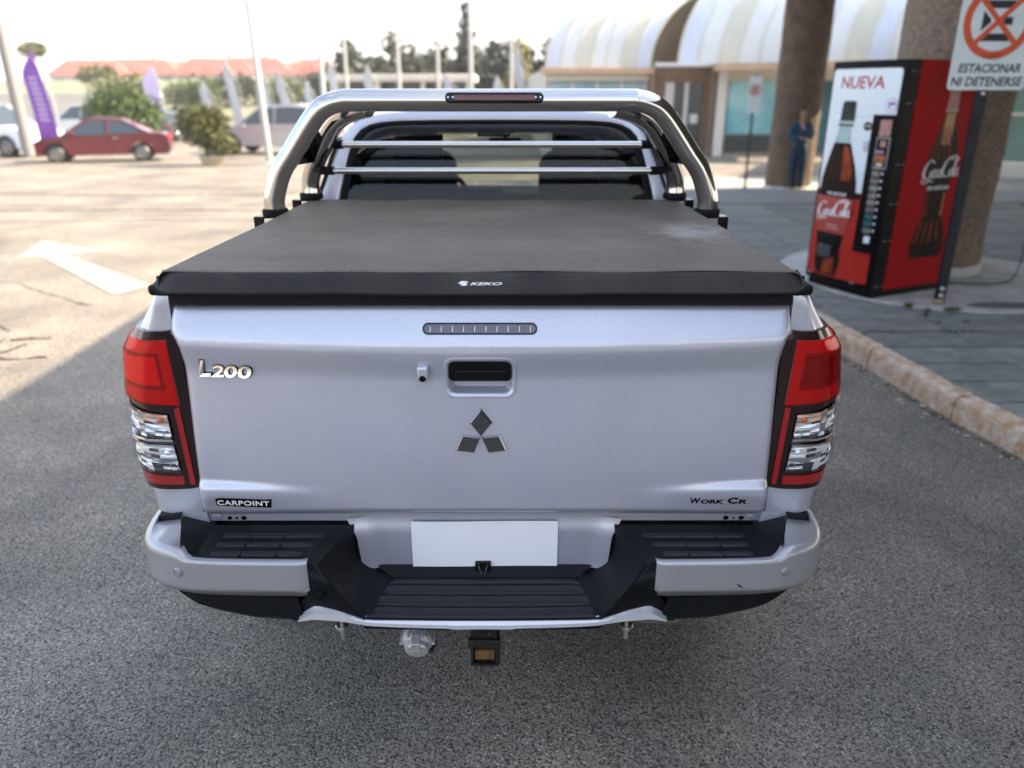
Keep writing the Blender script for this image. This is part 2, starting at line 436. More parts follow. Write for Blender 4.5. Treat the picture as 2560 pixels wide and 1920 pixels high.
pmat('alloy', (0.45, 0.46, 0.48), 0.3, 0.9)

asphalt('asphalt', (0.075, 0.069, 0.062), (0.262, 0.236, 0.200), (0.46, 0.43, 0.38), 150.0)
pmat('kerb_concrete', (0.42, 0.24, 0.12), 0.85, col2=(0.60, 0.52, 0.43), vscale=13, bump=0.7, bscale=55, dist=0.012, detail=8)
pmat('slab', (0.138, 0.146, 0.135), 0.78, spec=.3, col2=(0.232, 0.235, 0.215), vscale=6, bump=0.35, bscale=120, obj_rand=0.18, detail=7, dist=0.004)
pmat('joint_dirt', (0.03, 0.027, 0.022), 0.95, var=0.3, vscale=20)
pmat('pad_concrete', (0.33, 0.33, 0.31), 0.85, col2=(0.52, 0.51, 0.48), vscale=4.5, bump=0.5, bscale=70, dist=0.006, detail=8)
pmat('far_paving', (0.15, 0.16, 0.165), 0.8, col2=(0.20, 0.205, 0.205), vscale=1.2, detail=6)
pmat('forecourt', (0.34, 0.32, 0.29), 0.85, var=0.1, vscale=2)
pmat('road_paint', (0.235, 0.22, 0.19), 0.8, col2=(0.33, 0.315, 0.275), vscale=22, detail=8)
pmat('crack', (0.035, 0.026, 0.018), 0.95)
pmat('weeds', (0.05, 0.085, 0.02), 0.8, col2=(0.10, 0.115, 0.04), vscale=40)
pmat('dry_debris', (0.16, 0.115, 0.06), 0.95, var=0.4, vscale=30)
pmat('roughcast', (0.135, 0.098, 0.069), 0.95, col2=(0.265, 0.200, 0.146), vscale=26, bump=1.0, bscale=34, dist=0.03, detail=6)
pmat('roughcast_far', (0.090, 0.061, 0.040), 0.95, col2=(0.140, 0.102, 0.070), vscale=5, bump=0.8, bscale=20, dist=0.03)
pmat('soffit', (0.40, 0.38, 0.35), 0.9, var=0.05, vscale=1)
pmat('leaf', (0.035, 0.075, 0.012), 0.6, col2=(0.085, 0.13, 0.022), vscale=3.5)
pmat('leaf_olive', (0.055, 0.07, 0.014), 0.6, col2=(0.13, 0.13, 0.03), vscale=5)
pmat('leaf_dark', (0.012, 0.019, 0.009), 0.7, col2=(0.032, 0.042, 0.020), vscale=0.8)
pmat('leaf_yellow', (0.16, 0.14, 0.03), 0.7, col2=(0.22, 0.19, 0.06), vscale=1)
pmat('bark', (0.10, 0.075, 0.05), 0.9, var=0.3, vscale=10)
pmat('terracotta', (0.46, 0.37, 0.25), 0.85, var=0.1, vscale=9)

def vinyl_detail():
    # scuffs and dust on the cover: fine mottling, faint streaks across, a few pale rubbed spots
    m = MATS['vinyl']; nt = m.node_tree; p = nt.nodes['Principled BSDF']
    tc = nt.nodes.new('ShaderNodeTexCoord'); src = p.inputs['Base Color'].links[0].from_socket
    mp = nt.nodes.new('ShaderNodeMapping'); mp.inputs['Scale'].default_value = (2.0, 16.0, 4.0); lk(nt, tc.outputs['Object'], mp.inputs[0])
    n = nt.nodes.new('ShaderNodeTexNoise'); n.inputs['Scale'].default_value = 3.0; n.inputs['Detail'].default_value = 8; n.inputs['Roughness'].default_value = .7; lk(nt, mp.outputs[0], n.inputs['Vector'])
    r = nt.nodes.new('ShaderNodeValToRGB'); r.color_ramp.elements[0].position = .3; r.color_ramp.elements[1].position = .72
    r.color_ramp.elements[0].color = (.84, .84, .85, 1); r.color_ramp.elements[1].color = (1.14, 1.13, 1.11, 1); lk(nt, n.outputs['Fac'], r.inputs['Fac'])
    g = nt.nodes.new('ShaderNodeTexNoise'); g.inputs['Scale'].default_value = 240; g.inputs['Detail'].default_value = 2; lk(nt, tc.outputs['Object'], g.inputs['Vector'])
    r2 = nt.nodes.new('ShaderNodeValToRGB'); r2.color_ramp.elements[0].position = .35; r2.color_ramp.elements[1].position = .65
    r2.color_ramp.elements[0].color = (.72, .72, .72, 1); r2.color_ramp.elements[1].color = (1.25, 1.25, 1.25, 1); lk(nt, g.outputs['Fac'], r2.inputs['Fac'])
    last = src
    for rr in (r, r2):
        x = nt.nodes.new('ShaderNodeMix'); x.data_type = 'RGBA'; x.blend_type = 'MULTIPLY'; x.inputs[0].default_value = 1; lk(nt, last, x.inputs[6]); lk(nt, rr.outputs[0], x.inputs[7]); last = x.outputs[2]
    s_ = nt.nodes.new('ShaderNodeTexNoise'); s_.inputs['Scale'].default_value = 7.5; s_.inputs['Detail'].default_value = 5; lk(nt, tc.outputs['Object'], s_.inputs['Vector'])
    r3 = nt.nodes.new('ShaderNodeValToRGB'); r3.color_ramp.elements[0].position = .64; r3.color_ramp.elements[1].position = .80; r3.color_ramp.elements[0].color = (0, 0, 0, 1); r3.color_ramp.elements[1].color = (.45, .45, .45, 1); lk(nt, s_.outputs['Fac'], r3.inputs['Fac'])
    x = nt.nodes.new('ShaderNodeMix'); x.data_type = 'RGBA'; x.inputs[7].default_value = (.17, .16, .145, 1); lk(nt, r3.outputs[0], x.inputs[0]); lk(nt, last, x.inputs[6]); last = x.outputs[2]
    # pale patch of glare and dust painted into the vinyl colour, kerb side
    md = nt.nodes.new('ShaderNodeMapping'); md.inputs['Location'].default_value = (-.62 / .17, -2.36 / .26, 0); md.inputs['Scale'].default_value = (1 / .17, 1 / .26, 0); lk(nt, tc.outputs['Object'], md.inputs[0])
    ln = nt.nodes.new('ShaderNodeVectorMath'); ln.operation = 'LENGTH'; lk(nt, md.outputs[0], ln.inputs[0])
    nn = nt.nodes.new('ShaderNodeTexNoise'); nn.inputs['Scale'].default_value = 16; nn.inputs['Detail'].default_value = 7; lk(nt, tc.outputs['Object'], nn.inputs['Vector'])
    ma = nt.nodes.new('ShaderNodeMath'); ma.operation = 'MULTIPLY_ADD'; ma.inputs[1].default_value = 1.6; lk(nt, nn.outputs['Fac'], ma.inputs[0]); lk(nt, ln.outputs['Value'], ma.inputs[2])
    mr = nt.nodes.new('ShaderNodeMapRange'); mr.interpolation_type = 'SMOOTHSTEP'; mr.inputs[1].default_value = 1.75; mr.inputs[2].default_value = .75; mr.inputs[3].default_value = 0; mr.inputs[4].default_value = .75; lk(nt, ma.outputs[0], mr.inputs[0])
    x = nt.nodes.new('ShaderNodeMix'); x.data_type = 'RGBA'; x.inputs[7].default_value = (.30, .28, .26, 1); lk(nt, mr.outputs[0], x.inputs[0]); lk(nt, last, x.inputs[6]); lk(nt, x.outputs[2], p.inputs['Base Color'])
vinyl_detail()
# ================================================================ SETTING
def gz(x, y):
    """the open lot falls away gently to the far left"""
    return -.0200 * (min(max(y, 10.5), 34) - 10.5) * sm((2.2 - x) / 5)
gx = [-260, -120] + [-60 + 2 * i for i in range(28)] + [-4 + .5 * i for i in range(14)] + [3, 10, 60, 260]
gy = [-60, -10, 0, 4, 8] + [10.5 + i for i in range(26)] + [40, 60, 100, 200, 320]
m = MB(); m.grid(lambda x, y: V(x, y, gz(x, y)), gx, gy)
struct(m.build('ground', 'asphalt', smooth=60))

# painted turn arrow on the lot
ARW = [(-5.80, 9.80), (-4.62, 9.06), (-5.03, 8.90), (-3.37, 7.35), (-3.56, 6.97), (-5.24, 8.77), (-5.46, 8.66)]
m = MB(); m.poly([(x, y, gz(x, y) + 0.006) for x, y in ARW])
tag(m.build('road_marking', 'road_paint', smooth=0), kind='structure')
# faded bay lines further out
m = MB()
for y0 in (11.6, 13.6, 16.2):
    xs_ = lin(-16, -2.6, 28); yy = lambda x: y0 + .4 * (x + 2.6) / 13.4
    m.strip([(x, yy(x), gz(x, yy(x)) + .008) for x in xs_], [(x, yy(x) + .09, gz(x, yy(x) + .09) + .008) for x in xs_])
tag(m.build('road_marking', pmat('worn_line', (0.17, 0.16, 0.145), 0.85, col2=(0.24, 0.23, 0.2), vscale=5), smooth=0), kind='structure')
# cracks in the old surface
def crack(pts, w, seed):
    rnd = random.Random(seed); P = []
    for (x0, y0), (x1, y1) in zip(pts, pts[1:]):
        k = max(2, int(math.hypot(x1 - x0, y1 - y0) / 0.07))
        for i in range(k): P.append((lerp(x0, x1, i / k) + rnd.uniform(-.03, .03), lerp(y0, y1, i / k) + rnd.uniform(-.03, .03)))
    P.append(pts[-1]); A = []; B = []
    for i, (x, y) in enumerate(P):
        ww = 1.9 * w * rnd.uniform(.1, 1.0); A.append((x - ww * .4, y + ww, gz(x, y) + 0.006)); B.append((x + ww * .4, y - ww, gz(x, y) + 0.006))
    return A, B
m = MB()
for k, (pts, w) in enumerate([([(-4.65, 6.45), (-4.3, 6.05), (-3.95, 5.95), (-3.75, 5.62), (-3.95, 5.3), (-4.1, 4.9)], .014), ([(-5.3, 7.0), (-4.75, 6.7), (-4.65, 6.45)], .012),
                          ([(-3.75, 5.62), (-3.42, 5.66)], .014), ([(-3.5, 5.5), (-3.62, 5.28), (-3.5, 5.16), (-3.2, 5.2)], .013), ([(-9, 12.6), (-6, 12.9), (-3, 12.5)], .03),
                          ([(-11, 15.5), (-7, 15.0), (-4, 15.3)], .04), ([(-6, 7.9), (-4.8, 7.5), (-3.6, 6.6)], .008)]):
    A, B = crack(pts, w, k); m.strip(A, B)
tag(m.build('pavement_cracks', 'crack', smooth=0, fix=False), kind='structure')

# ---- pavement on the right with kerb, slabs and the round concrete pad
KERB = [(3.55, 0.2), (3.06, 2.0), (2.845, 2.95), (2.64, 4.03), (2.545, 4.91), (2.385, 6.25), (2.275, 7.7), (2.22, 9.2), (2.2, 10.8), (2.2, 12.4)]
m = MB(); m.poly([(x + .06, y, 0.122) for x, y in KERB] + [(40, 14.0, .122), (40, 0.2, .122)])
pav = m.build('pavement', 'joint_dirt', smooth=0); struct(pav)
m = MB(); m.poly([(2.1, 12.2, .126), (40, 12.2, .126), (40, 14.0, .126), (2.1, 14.0, .126)]); m.poly([(8.6, .2, .126), (40, .2, .126), (40, 12.2, .126), (8.6, 12.2, .126)])
o = m.build('pavement', 'far_paving', smooth=0); struct(o)
m = MB(); m.poly([(2.6, 14.0, .010), (40, 14.0, .010), (40, 17.2, .010), (2.6, 17.2, .010)]); struct(m.build('forecourt_path', 'forecourt', smooth=0))
kerb = thing('kerb', None, None); struct(kerb); del kerb['kind']; kerb['kind'] = 'structure'
rnd = random.Random(5)
def kerb_piece(p, q, k):
    (x0, y0), (x1, y1) = p, q; L = math.hypot(x1 - x0, y1 - y0); ny = 8
    dx, dy = (x1 - x0) / L, (y1 - y0) / L; nx, nyv = -dy, dx      # towards the pavement
    prof = [(0.0, -.05), (.012, .10), (.022, .130), (.04, .142), (.125, .146), (.135, .11), (.135, -.05)]
    def fn(u, v):
        i = min(int(v * (len(prof) - 1)), len(prof) - 2); t = v * (len(prof) - 1) - i
        o_ = lerp(prof[i][0], prof[i + 1][0], t); z = lerp(prof[i][1], prof[i + 1][1], t)
        j = .0022 * math.sin(k * 9.1 + u * 11) + .0018 * math.sin(u * 61 + v * 9)
        l = .006 + u * (L - .012)
        if z > .09: z += j; 
        return V(x0 + dx * l + nx * (o_ + j * .6), y0 + dy * l + nyv * (o_ + j * .6), z)
    mm = MB(); mm.grid(fn, lin(0, 1, 26), lin(0, 1, 19))
    for e in (0, 1): mm.poly([fn(e, v) for v in lin(0, 1, 7)])
    return mm.build('kerb_stone', 'kerb_concrete', kerb, smooth=50)
for k, (p, q) in enumerate(zip(KERB, KERB[1:])): kerb_piece(q, p, k)
# slabs
def slab_mesh(w, d):
    mm = MB(); mm.box((-w / 2, -d / 2, -.03), (w / 2, d / 2, 0)); return mm
base = slab_mesh(.650, .316).build('paving_slab', 'slab', pav, smooth=0, bevel=.004, seg=1)
half = slab_mesh(.650, .651).build('paving_slab', 'slab', pav, smooth=0, bevel=.004, seg=1)
COL.objects.unlink(base); COL.objects.unlink(half)
def kerb_x(y): return interp(sorted([(b, a) for a, b in KERB]), y)
cnt = 0
for ci in range(-1, 8):
    x = 2.665 + .67 * ci + .335; r = 0; y = 5.29 - .335 * 11 + .1675
    while y < 12.0:
        d = .335
        src = base
        if rnd.random() < .2 and y > 6: src = half; d = .67
        cy = y + (0.1675 if src is half else 0)
        if x + .33 > kerb_x(cy) + .18 and x - .33 < kerb_x(cy) + .145:
            a, b = cy - d / 2 + .009, cy + d / 2 - .009
            mm = MB(); mm.prism([(max(x - .33, kerb_x(a) + .142), a, .112), (x + .33, a, .112), (x + .33, b, .112), (max(x - .33, kerb_x(b) + .142), b, .112)], (0, 0, .028)); mm.build('paving_slab', 'slab', pav, smooth=0, bevel=.004, seg=1)
        elif x - .33 >= kerb_x(cy) + .145 and cnt < 270:
            o = src.copy(); COL.objects.link(o); o.parent = pav
            o.location = (x + rnd.uniform(-.002, .002), cy, .140 + rnd.uniform(-.003, .003)); o.rotation_euler = (rnd.uniform(-.004, .004), rnd.uniform(-.004, .004), rnd.uniform(-.004, .004))
            cnt += 1
        y += d
bpy.data.objects.remove(base); bpy.data.objects.remove(half)
# narrow mortar margin between slabs and kerb
m = MB()
ys = lin(1.2, 12.2, 60)
m.strip([(kerb_x(y) + .138, y, .136) for y in ys], [(kerb_x(y) + .146, y, .136) for y in ys])
o = m.build('pavement', 'slab', smooth=0); struct(o)
# round pad
m = MB(); pts = []
for k in range(64):
    a = 2 * math.pi * k / 64; r = 1.30 + .035 * math.sin(3 * a + 1) + .02 * math.sin(7 * a)
    pts.append((4.05 + r * math.cos(a), 7.10 + r * math.sin(a), .12))
m.prism(pts, (0, 0, .038)); pad = m.build('pavement', 'pad_concrete', smooth=0, bevel=.008); struct(pad)
m = MB(); m.poly([(4.13 + .32 * math.cos(a), 5.95 + .10 * math.sin(a), .1605) for a in lin(0, 2 * math.pi, 25)[:-1]])
tag(m.build('pavement', pmat('pad_patch', (0.10, 0.105, 0.10), .9, var=.3, vscale=12), smooth=0), kind='structure')

# weeds in the joints and dry debris along the kerb
def tufts(name, spots, h, mat, seed):
    rnd = random.Random(seed); mm = MB()
    for x, y, z, sp, n in spots:
        for i in range(n):
            a = rnd.uniform(0, 6.28); r = sp * rnd.random() ** .6; bx, by = x + r * math.cos(a), y + .45 * r * math.sin(a)
            l = h * rnd.uniform(.4, 1); t = rnd.uniform(0, 6.28); k = rnd.uniform(.2, .9); w = rnd.uniform(.002, .004)
            tip = V(bx + math.cos(t) * l * k, by + math.sin(t) * l * k, z + l * (1 - .5 * k))
            mid = V(bx + math.cos(t) * l * k * .35, by + math.sin(t) * l * k * .35, z + l * .6)
            s_ = V(-math.sin(t), math.cos(t), 0) * w
            mm.add([V(bx, by, z) - s_, V(bx, by, z) + s_, mid + s_ * .8, mid - s_ * .8, tip], [(0, 1, 2, 3), (3, 2, 4)])
    o = mm.build(name, mat, smooth=0, fix=False); return o
o = tufts('weeds', [(3.62, 5.82, .155, .07, 120)], .045, 'weeds', 1); tag(o, 'small clump of green grass at the edge of the round concrete pad', 'weeds', kind='stuff')
o = tufts('weeds', [(3.36, 5.98, .142, .05, 60), (3.42, 5.82, .142, .03, 30), (3.345, 5.7, .142, .02, 20)], .06, 'weeds', 2); tag(o, 'thin sprig of grass beside the vending machine corner', 'weeds', kind='stuff')
sp = [(2.70 + .85 * i / 26, 5.29 + rnd.uniform(-.01, .01), .142, .03, 9) for i in range(27)] + [(3.30, 5.27, .142, .05, 30), (2.86, 5.27, .142, .05, 25), (3.35, 5.52, .142, .03, 30), (3.56, 5.52, .142, .04, 26)]
o = tufts('weeds', sp, .022, 'weeds', 3); tag(o, 'row of short weeds growing in the joint between two rows of slabs', 'weeds', kind='stuff')
rnd = random.Random(11); sp = []
for i in range(150):
    y = rnd.uniform(2.2, 5.2); sp.append((kerb_x(y) - .03 - abs(rnd.gauss(0, .018)), y, .001, .03, 7))
o = tufts('dry_litter', sp, .016, 'dry_debris', 4); tag(o, 'dry brown grass and dirt gathered along the foot of the kerb', 'litter', kind='stuff')
mm = MB()
for i in range(34):
    y = rnd.uniform(2.5, 5.0); x = kerb_x(y) - rnd.uniform(.03, .16); a = rnd.uniform(0, 3); l = rnd.uniform(.006, .02); w = rnd.uniform(.003, .006)
    c, s_ = math.cos(a), math.sin(a)
    mm.add([V(x + c * i1 * l - s_ * j * w, y + s_ * i1 * l + c * j * w, .006 + .004 * k) for k in (0, 1) for i1, j in ((-1, -1), (1, -1), (1, 1), (-1, 1))], [(0, 1, 5, 4), (1, 2, 6, 5), (2, 3, 7, 6), (3, 0, 4, 7), (4, 5, 6, 7)])
o = mm.build('dry_litter', pmat('pale_litter', (.5, .47, .4), .8), smooth=0); tag(o, 'pale scraps of litter scattered on the road by the kerb', 'litter', kind='stuff')

mm = MB(); rnd = random.Random(31)
for i in range(520):
    x = rnd.uniform(-2.6, 2.5); y = rnd.uniform(.9, 5.5) if i % 3 else rnd.uniform(.9, 2.6)
    if x > kerb_x(y) - .06: continue
    r = rnd.uniform(.0015, .0045); h = r * rnd.uniform(.6, 1.1); a0 = rnd.uniform(0, 6.28); n = 5
    ring = [V(x + r * rnd.uniform(.7, 1.2) * math.cos(a0 + 6.283 * k / n), y + r * rnd.uniform(.7, 1.2) * math.sin(a0 + 6.283 * k / n), .0005) for k in range(n)]
    mm.add(ring + [V(x, y, h + .0005)], [(k, (k + 1) % n, n) for k in range(n)])
o = mm.build('gravel', pmat('grit', (.16, .145, .12), .9, col2=(.55, .52, .46), vscale=.9, detail=2), smooth=0, fix=False); tag(o, 'loose grit and small pale stones scattered on the asphalt', 'gravel', kind='stuff')

# ---- covered walkway: flat roof on round roughcast columns
def column(x, y, r, z0, mat, label, top=4.6):
    t = thing('column', label, 'column', (x, y, z0), group='round columns of the covered walkway')
    mm = MB(); rnd = random.Random(int(x * 100)); n = 48
    def fn(u, v):
        a = 2 * math.pi * u; rr = r + .006 * math.sin(9 * a + v * 31) + .004 * math.sin(23 * a - v * 57)
        return V(rr * math.cos(a), rr * math.sin(a), (top - z0) * v)
    mm.grid(fn, lin(0, 1, n + 1), lin(0, 1, 60))
    mm.build('shaft', mat, t, smooth=80)
    mm = MB(); mm.lathe([(r + .02, 0), (r + .025, .05), (r + .003, .09)], 40, caps=False); mm.build('plinth', 'pad_concrete', t)
    return t
column(4.18, 7.44, .505, .158, 'roughcast', 'thick rough concrete column standing on the round pad behind the vending machine')
column(5.55, 15.05, .42, .0, 'roughcast_far', 'brown roughcast column with the person in blue leaning against it')
column(11.55, 24.2, .45, 0, 'roughcast_far', 'distant column seen just above the top of the vending machine')
column(6.2, -2.2, .52, .122, 'roughcast', 'rough concrete column behind the photographer, outside the picture')
m = MB(); m.box((3.12, -14, 4.6), (34, 15.1, 4.9)); m.box((3.12, 15.1, 4.6), (9.9, 16.0, 4.9))  # second box: unseen extension, added to keep the sun off the far column
cn = m.build('walkway_roof', 'soffit', smooth=0, bevel=.02); tag(cn, 'flat concrete roof over the walkway carried by the round columns, with an added unseen extension', 'roof', kind='structure')
# ================================================================ PICKUP TRUCK (rear towards us, X across, Y forward)
truck = thing('pickup_truck', 'silver double cab pickup with stainless roll bar and dark vinyl bed cover', 'pickup truck', (0, 1.78, 0))
def P_(n, mb, mat, parent=truck, **k):
    """part given in world coordinates, parented to the truck at its place"""
    o = mb.build(n, mat, None, **k)
    return reparent(o, parent)
bpy.context.view_layer.update()
truck_inv = truck.matrix_world.inverted()
def reparent(o, parent):
    o.parent = parent
    if parent.type == 'EMPTY': o.matrix_parent_inverse = truck_inv
    return o

# ---- tailgate
def hw(z): return interp([(.70, .735), (.722, .742), (.74, .7455), (.80, .7425), (1.15, .737), (1.19, .739), (1.212, .744), (1.226, .7505), (1.24, .7535), (1.30, .7535)], z)
def tg_y(x, z):
    zc = 1.190 + .024 * (x / .75) ** 2
    ax = abs(x)
    if z >= zc:
        t = (z - zc) / (1.292 - zc)
        y = lerp(1.766, 1.803, t ** 1.2)
        if z > 1.284: y += ((z - 1.284) / .008) ** 2 * .006
        b = max(0, 1 - (z - zc) / .010); y += .0016 * b * b
    else:
        t = zc - z
        y = 1.7662 + .0016 * max(0, 1 - t / .010) ** 2 + .013 * sm(t / .085) - .010 * sm((t - .07) / .30)
    a = .013 * sm((ax - .36) / .40)
    zl = .800 + .024 * sm((ax - .3) / .45)
    y -= a * sm((zl + .012 - z) / .026)
    y += .009 * sm((.80 - z) / .06) * sm((ax - .36) / .40)
    if z < .748: y += .020 * ((.748 - z) / .026) ** 1.6
    # soft rounding towards the outer edges
    e = (hw(z) - ax)
    if e < .016: y += .010 * ((.016 - e) / .016) ** 2
    return y
HX0, HX1, HZ0, HZ1 = -.084, .076, 1.070, 1.161
us = sorted(set([round(u, 5) for u in lin(-1, 1, 121)] + [-.9995, .9995, -.992, .992, -.984, .984] + [HX0 / .7375, HX1 / .7375]))
zs = sorted(set([round(z, 5) for z in lin(.722, 1.292, 96)] + [HZ0, HZ1, 1.2885, 1.2905]))
def tgp(u, z):
    x = u * hw(z)
    if HZ0 - .001 <= z <= HZ1 + .001 and abs(u) < .5: x = u * .7375
    return V(x, tg_y(x, z), z)
m = MB()
m.grid(tgp, us, zs, skip=lambda u, z: HX0 / .7375 < u < HX1 / .7375 and HZ0 < z < HZ1)
top = [tgp(u, 1.292) for u in us]; m.strip(top, [p + V(0, .05, 0) for p in top])
bot = [tgp(u, .722) for u in us]; m.strip(bot, [p + V(0, .03, 0) for p in bot])
for s in (-1, 1):
    e = [tgp(s, z) for z in zs]; m.strip(e, [p + V(0, .03, 0) for p in e])
tailgate = P_('tailgate', m, 'silver_paint', smooth=50)
# handle: silver bowl, black pull
hc = ((HX0 + HX1) / 2, (HZ0 + HZ1) / 2); hh = ((HX1 - HX0) / 2, (HZ1 - HZ0) / 2)
m = MB(); rings = []
for dx, r, dy in ((.0095, .024, .0005), (.0085, .024, -.0022), (.005, .022, -.0030), (.001, .020, -.0018), (-.003, .018, .004), (-.007, .016, .016), (-.011, .014, .030)):
    rings.append([V(x, tg_y(hc[0], z) + dy, z) for x, z in rrect(hc[0], hc[1], hh[0] + dx, hh[1] + dx, r, 8)])
for a, b in zip(rings, rings[1:]): m.strip(a, b, closed=True)
m.poly(rings[-1])
hb = P_('handle_bezel', m, 'silver_paint', parent=tailgate, smooth=50)
m = MB(); pts = rrect(hc[0], 1.1335, hh[0] - .003, .0265, .011, 6)
m.prism([V(x, 1.772, z) for x, z in pts], (0, .03, 0)); m.box((hc[0] - .062, 1.7695, 1.112), (hc[0] + .062, 1.773, 1.135))
P_('handle', m, 'gloss_black', parent=tailgate, bevel=.003, smooth=40)
# reversing camera
m = MB(); m.prism([V(-.1585, tg_y(-.145, 1.13) + .002, 1.113), V(-.130, tg_y(-.145, 1.13) + .002, 1.113), V(-.130, tg_y(-.145, 1.13) + .002, 1.150), V(-.1585, tg_y(-.145, 1.13) + .002, 1.150)], (0, -.022, 0))
rc = P_('reversing_camera', m, 'silver_paint', parent=tailgate, bevel=.006, seg=3, smooth=50)
m = MB(); m.lathe([(.0085, 0), (.0085, .003), (.006, .0035)], 16, Matrix.Translation((-.145, tg_y(-.145, 1.13) - .018, 1.1195)) @ Matrix.Rotation(R(105), 4, 'X'))
P_('camera_lens', m, 'gloss_black', parent=tailgate)
# high brake light
def tgs(x, z, d): return V(x, tg_y(x, z) - d, z)
fr = rrect(-.003, 1.2405, .138, .0125, .0122, 8)
m = MB()
A = [tgs(x, z, -.002) for x, z in rrect(-.003, 1.2405, .1395, .0137, .0135, 8)]; B = [tgs(x, z, .0015) for x, z in rrect(-.003, 1.2405, .1395, .0137, .0135, 8)]; Cc = [tgs(x, z, .0015) for x, z in rrect(-.003, 1.2405, .136, .0103, .010, 8)]; Dd = [tgs(x, z, -.004) for x, z in rrect(-.003, 1.2405, .1355, .0098, .0095, 8)]
for a, b in ((A, B), (B, Cc), (Cc, Dd)): m.strip(a, b, closed=True)
bl = P_('brake_light', m, 'gloss_black', parent=tailgate, smooth=40)
m = MB(); m.poly([tgs(x, z, .0002) for x, z in rrect(-.003, 1.2405, .136, .0103, .010, 8)]); P_('brake_light_lens', m, 'brake_lens', parent=tailgate, smooth=0)
for k in range(10):
    x = -.003 - .122 + .0271 * k; m = MB()
    m.add([tgs(x, 1.233, .0004), tgs(x + .0012, 1.233, .0004), tgs(x + .0022, 1.246, .0004), tgs(x + .001, 1.246, .0004)], [(0, 1, 2, 3)])
    P_('brake_light_facet', m, 'lamp_reflector', parent=tailgate, smooth=0)
# three-diamond badge
cx, cz = -.004, .957
for k in range(3):
    a = R(120 * k); m = MB()
    def q(x, z, d):
        X = cx + x * math.cos(a) + z * math.sin(a); Z = cz - x * math.sin(a) + z * math.cos(a)
        return V(X, tg_y(cx, Z) - d, Z)
    o_ = [(0, .0015), (.0285, .0385), (0, .0765), (-.0285, .0385)]
    i_ = [(0, .006), (.0245, .0385), (0, .071), (-.0245, .0385)]
    m.strip([q(x, z, -.001) for x, z in o_], [q(x, z, .004) for x, z in o_], closed=True)
    m.strip([q(x, z, .004) for x, z in o_], [q(x, z, .0075) for x, z in i_], closed=True)
    m.add([q(*i_[0], .0075), q(*i_[1], .0075), q(*i_[2], .0075), q(*i_[3], .0075)], [(0, 1, 2), (0, 2, 3)])
    P_('badge_diamond', m, 'dark_chrome', parent=tailgate, smooth=0)
# model letters, dealer letters, trim letters
def letters(name, st, mat, x0, x1, z0, z1, thick, shear=0, bold=0, spacing=1, slope=0, lift=0.0):
    fn = lambda u, v, d: tgs(lerp(x0, x1, u), lerp(z0, z1, v) + slope * u, d + lift)
    o = text(name, st, mat, None, fn, thick, shear, bold, spacing); return reparent(o, tailgate)
for st, x0, x1, z0, z1 in (('L', -.699, -.666, 1.120, 1.165), ('2', -.669, -.634, 1.1185, 1.151), ('0', -.637, -.601, 1.1165, 1.150), ('0', -.604, -.566, 1.1145, 1.149)):
    letters('badge_backing', st, 'gloss_black', x0, x1, z0, z1, .0025, .12, .05)
def tilted(st, x0, x1, z0, z1, sh_, bo_):
    fn = lambda u, v, d: tgs(lerp(x0, x1, u), lerp(z0, z1, v), d + (.008 * (1 - v) if d > 0 else 0)); return reparent(text('badge_letters', st, 'chrome', None, fn, .004, sh_, bo_), tailgate)
tilted('L', -.697, -.668, 1.122, 1.163, .15, .02)
tilted('2', -.667, -.636, 1.1205, 1.149, .12, .02)
tilted('0', -.635, -.603, 1.1185, 1.148, .1, .02)
tilted('0', -.602, -.568, 1.1165, 1.147, .1, .02)
m = MB(); m.prism([tgs(x, z, .0) for x, z in [(-.700, .762), (-.560, .753), (-.556, .7805), (-.570, .779), (-.690, .787), (-.701, .784)]], (0, -.0015, 0))
P_('badge_plate', m, 'gloss_black', parent=tailgate, smooth=0)
letters('badge_letters', 'CARPOINT', 'white_print', -.697, -.562, .7655, .7805, .0015, .05, .012, 1.05, -.006, .002)
fnw = []
for st, x0, x1, z0, z1 in (('W', .543, .570, .7655, .783), ('ORK', .571, .6305, .7655, .779), ('C', .641, .668, .7665, .7865), ('R', .670, .692, .7665, .781)):
    letters('badge_letters', st, 'gloss_black', x0, x1, z0, z1, .001, .08, .035)

# ---- bed: rear corners and sides
WT = [(.55, .890), (.62, .897), (.79, .911), (.88, .918), (1.08, .912), (1.18, .898), (1.225, .870), (1.27, .842), (1.312, .818)]
def plan(s, z):
    Wz = interp(WT, z)
    P = [(.757, 1.800), (lerp(.757, Wz, .50), 1.796), (Wz - .040, 1.806), (Wz - .016, 1.828), (Wz - .004, 1.868), (Wz, 1.93), (Wz, 2.06)]
    t = s * (len(P) - 1); i = min(int(t), len(P) - 2); f = t - i
    g = lambda k: P[max(0, min(len(P) - 1, k))]
    out = []
    for c in (0, 1):
        a, b, c_, d = g(i - 1)[c], g(i)[c], g(i + 1)[c], g(i + 2)[c]
        out.append(.5 * (2 * b + (c_ - a) * f + (2 * a - 5 * b + 4 * c_ - d) * f * f + (3 * b - a - 3 * c_ + d) * f ** 3))
    return out
def cpt(sd, s, z, d=0.0):
    x, y = plan(s, z); x2, y2 = plan(min(1, s + .02), z); x1, y1 = plan(max(0, s - .02), z)
    tx, ty = x2 - x1, y2 - y1; L = math.hypot(tx, ty) or 1
    return V(sd * (x + ty / L * d), y - tx / L * d, z)
def fl(sd): return sd < 0
